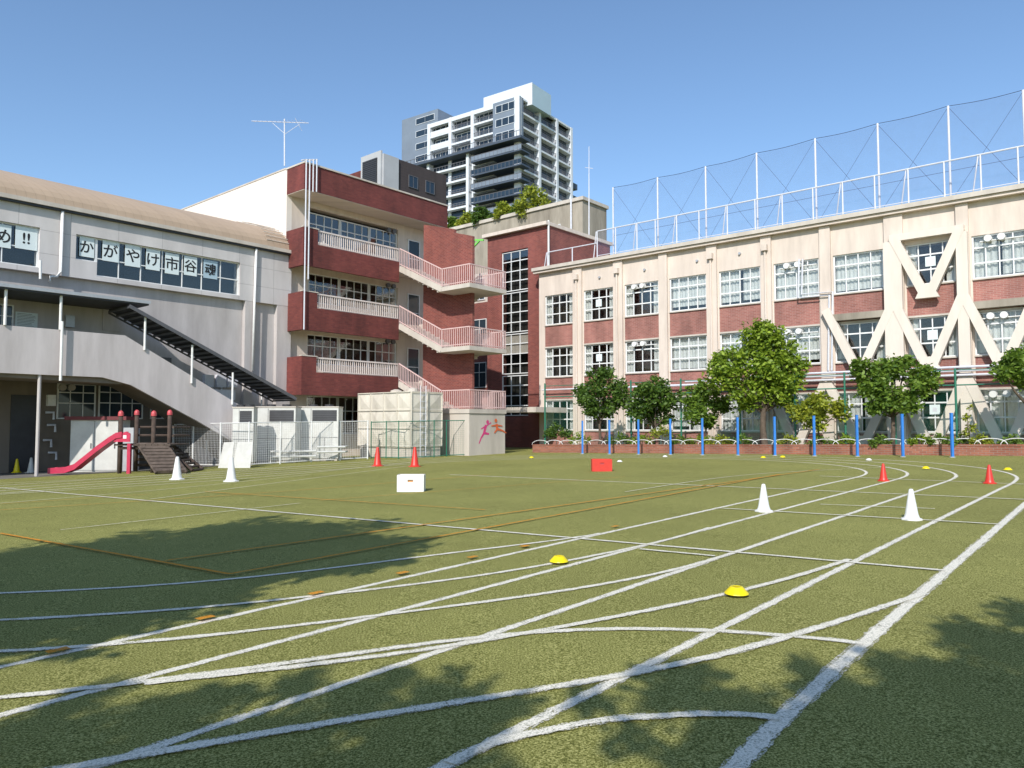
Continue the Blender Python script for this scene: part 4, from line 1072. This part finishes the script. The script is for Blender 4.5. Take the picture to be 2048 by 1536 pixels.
m=MB(); C0=atD(342,888,Dp+1.2); C1=atD(405,935,Dp+1.0); C1.z=gz(C1.x)+.05
for off in (0,.9):
    m.tube([C0+Vector((0,-off,0)),C1+Vector((0,-off,0))],.07,6)
for i in range(9):
    q_=C0.lerp(C1,i/8); m.tube([q_,q_+Vector((0,-.9,0))],.05,6)
m.build('log_ladder',M['wood'],pt)
sl=thing('playground_slide','pink red plastic slide running down to the turf from the play tower','slide',(pp(180,940).x,Dp-.2,gz(-15)))
m=MB(); path=[(250,872),(238,874),(222,884),(200,900),(175,920),(155,936),(135,943),(103,944)]
W_=.24
secs=[]
for (px,py) in path:
    c=pp(px,py,-.1); 
    if c.z<gz(c.x)+.1: c.z=gz(c.x)+.1
    secs.append([c+Vector((0,-W_,.16)),c+Vector((0,-W_,-.05)),c+Vector((0,W_,-.05)),c+Vector((0,W_,.16)),c+Vector((0,W_-.04,.16)),c+Vector((0,W_-.05,.02)),c+Vector((0,-W_+.05,.02)),c+Vector((0,-W_+.04,.16))])
for k,s_ in enumerate(secs): m.v+=s_
for k in range(len(secs)-1):
    for j in range(8): m.f.append((8*k+j,8*k+(j+1)%8,8*k+8+(j+1)%8,8*k+8+j))
m.f.append(tuple(range(8))); m.f.append(tuple(8*(len(secs)-1)+j for j in range(8)))
m.build('chute',M['pink'],sl)
m=MB(); c=pp(252,878,-.1); m.fpoly(lambda u,z,n: Vector((u,Dp-.3+n,z)),[(c.x-.35,c.z-.1),(c.x+.25,c.z-.1),(c.x+.25,c.z+.2),(c.x+.1,c.z+.28),(c.x-.3,c.z+.12)],0,.04); m.build('side_guard',M['pink'],sl)
m=MB(); c2=pp(266,900,.0); m.box(c2.x-.06,c2.x+.06,Dp-.32,Dp-.2,gz(c2.x),zd+.02); m.build('front_board',M['pink'],sl)
p_=MB().box(c.x+.0,c.x+.12,Dp-.31,Dp-.303,c.z+.02,c.z+.14).build('notice_sticker',M['whitep'],sl)
cb=G(190,945); xl=atD(140,900,29.4).x; xr=atD(238,900,29.4).x
zc_=atD(190,840,29.4).z
st=thing('storage_cabinet','white storage cabinet with maroon lid behind the slide','cabinet',((xl+xr)/2,29.4,gz(cb.x)))
m=MB(); m.box(xl,xr,29.4,30.2,gz(cb.x)-.05,zc_); m.build('body',M['accase'],st)
m=MB(); m.box(xl-.2,xr+.3,29.3,30.3,zc_,zc_+.14); m.build('lid',M['maroon'],st)
for k in (0,1):
    m=MB(); a=xl+.04+(xr-xl-.06)/2*k; b=a+(xr-xl-.06)/2-.03; m.box(a,b,29.37,29.4,gz(cb.x)+.05,zc_-.05); dd=m.build('door',M['accase'],st)
    m=MB(); m.box(b-.12,b-.09,29.34,29.37,gz(cb.x)+.9,gz(cb.x)+1.1); m.build('handle',M['darkframe'],dd)
m=MB(); m.box(xr+.1,xr+.5,29.5,30.0,gz(cb.x)-.05,zc_-.3); tag(m.build('grey_locker',M['steel'],origin=(xr+.3,29.6,gz(cb.x))),'narrow grey locker right of the white cabinet','cabinet')

# ================= plant yard
def fence(name,label,pts,top,mat,pmat,cell=.12,r=.007,pr=.035):
    W=[G(*p) for p in pts]; f=thing(name,label,'fence',W[0].lerp(W[-1],.5))
    for i in range(len(W)-1):
        a,b=W[i],W[i+1]; L=(b-a).length; dd=(b-a).normalized(); m=MB(); n=max(2,int(L/cell))
        for k in range(n+1):
            q_=a+dd*L*k/n; m.tube([q_+Vector((0,0,.08)),Vector((q_.x,q_.y,q_.z+top))],r,3,False)
        for z in [.1+ (top-.12)*j/17 for j in range(18)]: m.tube([a+Vector((0,0,z)),b+Vector((0,0,z))],r*.8,3,False)
        m.tube([a+Vector((0,0,top)),b+Vector((0,0,top))],.02,5); m.tube([a+Vector((0,0,.06)),b+Vector((0,0,.06))],.02,5)
        m.build('mesh_panel',mat,f,recalc=False)
    for q_ in W: MB().tube([q_,q_+Vector((0,0,top+.04))],pr,8).build('post',pmat,f)
    return f
fence('mesh_fence','white wire mesh fence in front of the air conditioning units',[(345,932),(385,932),(440,933),(497,932),(560,928),(622,924),(680,921),(735,918)],1.8,M['whitep'],M['whitep'],.09,.005)
fence('green_fence','green wire mesh fence in front of the water tank',[(742,917),(772,917),(797,918),(868,915),(893,913),(940,911)],1.75,M['green'],M['green'],.12,.003,.025)
def acunit(px0,px1,yt,D,label,dep=.9):
    a=atD(px0,900,D); b=atD(px1,900,D); z1=atD(px0,yt,D).z; w=b.x-a.x; z0=gz(a.x)
    t=thing('air_conditioner',label,'air conditioner',((a.x+b.x)/2,D,z0),'air conditioning units behind the mesh fence')
    m=MB(); m.box(a.x,b.x,D,D+dep,z0+.15,z1); m.build('casing',M['accase'],t)
    m=MB(); m.box(a.x+.05,b.x-.05,D+.05,D+dep-.05,z0-.05,z0+.15); m.build('plinth',M['concw'],t)
    m=MB(); m.box(a.x+w*.30,a.x+w*.31,D-.012,D-.002,z0+.2,z1-.05); m.box(a.x+w*.65,a.x+w*.66,D-.012,D-.002,z0+.2,z0+1.1); m.box(a.x+.03,b.x-.03,D-.013,D-.003,z0+1.1,z0+1.12); m.build('panel_seam',M['darkframe'],t)
    m=MB(); m.box(a.x+w*.34,b.x-.08,D-.02,D-.002,z1-.62,z1-.12); g_=m.build('coil_panel',M['dark'],t)
    m=MB()
    for i in range(6): z=z1-.58+i*.08; m.box(a.x+w*.34,b.x-.08,D-.03,D-.021,z,z+.015)
    m.build('grille',M['canopyframe'],g_)
    m=MB(); m.box(a.x-.02,b.x+.02,D-.03,D+dep+.03,z1,z1+.05); m.build('top_cover',M['concw'],t)
    for s_ in (.3,.7): MB().lathe([(.2,.0),(.2,.1),(.17,.1),(.05,.04)],(a.x+w*s_,D+dep/2,z1+.05),16).build('fan_grille',M['dark'],t)
acunit(464,506,816,31.9,'leftmost white air conditioning unit behind the mesh fence',.5)
acunit(511,590,815,33.5,'middle white air conditioning unit behind the mesh fence')
acunit(597,676,815,34.6,'right white air conditioning unit behind the mesh fence')
for k,zz in enumerate((.0,.22)):
    a=atD(541,905,33.0+k*.1); b=atD(690,905,34.2+k*.1); z=gz(a.x)+.3+zz
    a.z=z; b.z=z; mm_=a.lerp(b,.6); m=MB(); m.tube([Vector((a.x,a.y,gz(a.x))),a,mm_,mm_+Vector((.05,0,.18)),b+Vector((0,0,.18)),b+Vector((0,.4,.18))],.05); tag(m.build('lagged_pipe',M['accase'],origin=a),('lower' if k==0 else 'upper')+' white lagged pipe running behind the mesh fence','pipe','lagged pipes in the plant yard')
for k,(x0_,x1_) in enumerate(((436,462),(464,500))):
    a=G(x0_,936); b=G(x1_,936); z0=gz(a.x); m=MB()
    m.hexa([Vector((a.x,a.y,z0)),Vector((b.x,b.y,z0)),Vector((b.x,b.y+.03,z0)),Vector((a.x,a.y+.03,z0)),Vector((a.x+.1,a.y+.3,z0+1.02)),Vector((b.x,b.y+.3,z0+1.05)),Vector((b.x,b.y+.33,z0+1.05)),Vector((a.x+.1,a.y+.33,z0+1.02))])
    tag(m.build('white_board',M['accase'],origin=a),('left' if k==0 else 'right')+' plain white board leaning on the mesh fence behind the tall cones','board','boards leaning on the fence')
c=atD(822,917,35.6); ta,tb=S.ab(c); tzt=atD(822,783,35.6).z
tk=thing('water_tank','large cream panelled water tank beside the outside stair','tank',S.w(ta+2,tb+1,0))
m=MB(); m.ab(ta,ta+4.0,tb,tb+2.0,.45,tzt); m.build('tank_body',M['tank'],tk)
m=MB()
for i in range(5):
    a=ta+4.0*i/4; m.fb(FB(tb),a-.015,a+.015,.45,tzt,0,.05)
for i in range(3):
    b=tb+2.0*i/2; m.fb(FA(ta),b-.015,b+.015,.45,tzt,0,.05)
for j in range(4):
    z=.45+(tzt-.45)*j/3; m.fb(FB(tb),ta,ta+4.0,z-.015,z+.015,.05,.07) ; m.fb(FA(ta),tb,tb+2.0,z-.015,z+.015,.05,.07)
m.build('flange',M['tank'],tk)
m=MB()
def bulge(m,F_,a0,z0,w_,h_):
    i0=len(m.v); m.v+=[F_(a0+.1,z0+.1,.005),F_(a0+w_-.1,z0+.1,.005),F_(a0+w_-.1,z0+h_-.1,.005),F_(a0+.1,z0+h_-.1,.005),F_(a0+w_/2,z0+h_/2,.06)]
    m.f+=[(i0,i0+1,i0+4),(i0+1,i0+2,i0+4),(i0+2,i0+3,i0+4),(i0+3,i0,i0+4)]
for i in range(4):
    for j in range(3): bulge(m,FB(tb),ta+4.0*i/4,.45+(tzt-.45)*j/3,4.0/4,(tzt-.45)/3)
for i in range(2):
    for j in range(3): bulge(m,FA(ta),tb+2.0*i/2,.45+(tzt-.45)*j/3,2.0/2,(tzt-.45)/3)
m.build('bulged_panels',M['tank'],tk)
m=MB(); m.ab(ta+.05,ta+3.9,tb+.05,tb+1.95,-.3,.45); m.build('plinth',M['concw'],tk)
m=MB()
for s_ in (0,.35): m.tube([FA(ta)(tb+.4+s_,0,.2),FA(ta)(tb+.4+s_,tzt+.3,.2)],.02,5)
for j in range(10): m.tube([FA(ta)(tb+.4,.2+j*.3,.2),FA(ta)(tb+.75,.2+j*.3,.2)],.015,5)
m.build('ladder',M['galv'],tk)
for (a,b) in ((.5,.5),(2.5,1.2)): MB().lathe([(.3,0),(.3,.15),(.1,.22),(0,.22)],S.w(ta+a,tb+b,tzt),12).build('hatch',M['concw'],tk)

# ================= light, sky, camera
w=bpy.data.worlds.new('World'); bpy.context.scene.world=w; w.use_nodes=True; nt=w.node_tree
bgn=nt.nodes['Background']; sk=nd(nt,'ShaderNodeTexSky'); sk.sky_type='NISHITA'; sk.sun_disc=False; sk.sun_elevation=EL
sk.sun_rotation=atan2(SH_.x,SH_.y)%(2*pi); sk.air_density=1.0; sk.dust_density=.6; sk.ozone_density=1.5
vm=nd(nt,'ShaderNodeVectorMath',operation='MULTIPLY'); vm.inputs[1].default_value=(1.08,1.22,1.32)
nt.links.new(sk.outputs[0],vm.inputs[0]); nt.links.new(vm.outputs[0],bgn.inputs[0]); bgn.inputs[1].default_value=.142
sd=bpy.data.lights.new('sun','SUN'); sd.energy=5.0; sd.angle=radians(.5); sd.color=(1,.95,.88)
so=bpy.data.objects.new('sun',sd); C.objects.link(so)
sv=Vector((SH_.x*cos(EL),SH_.y*cos(EL),sin(EL))); so.rotation_euler=sv.to_track_quat('Z','Y').to_euler(); so.location=(0,-20,40)
cd=bpy.data.cameras.new('camera'); cd.sensor_width=36; cd.lens=36*FP/2048; cd.clip_end=3000; cd.clip_start=.05
co=bpy.data.objects.new('camera',cd); C.objects.link(co); co.location=(0,0,EYE); co.rotation_euler=(pi/2+PIT,0,0)
sc=bpy.context.scene; sc.camera=co
sc.view_settings.view_transform='Standard'; sc.view_settings.look='None'; sc.view_settings.exposure=0
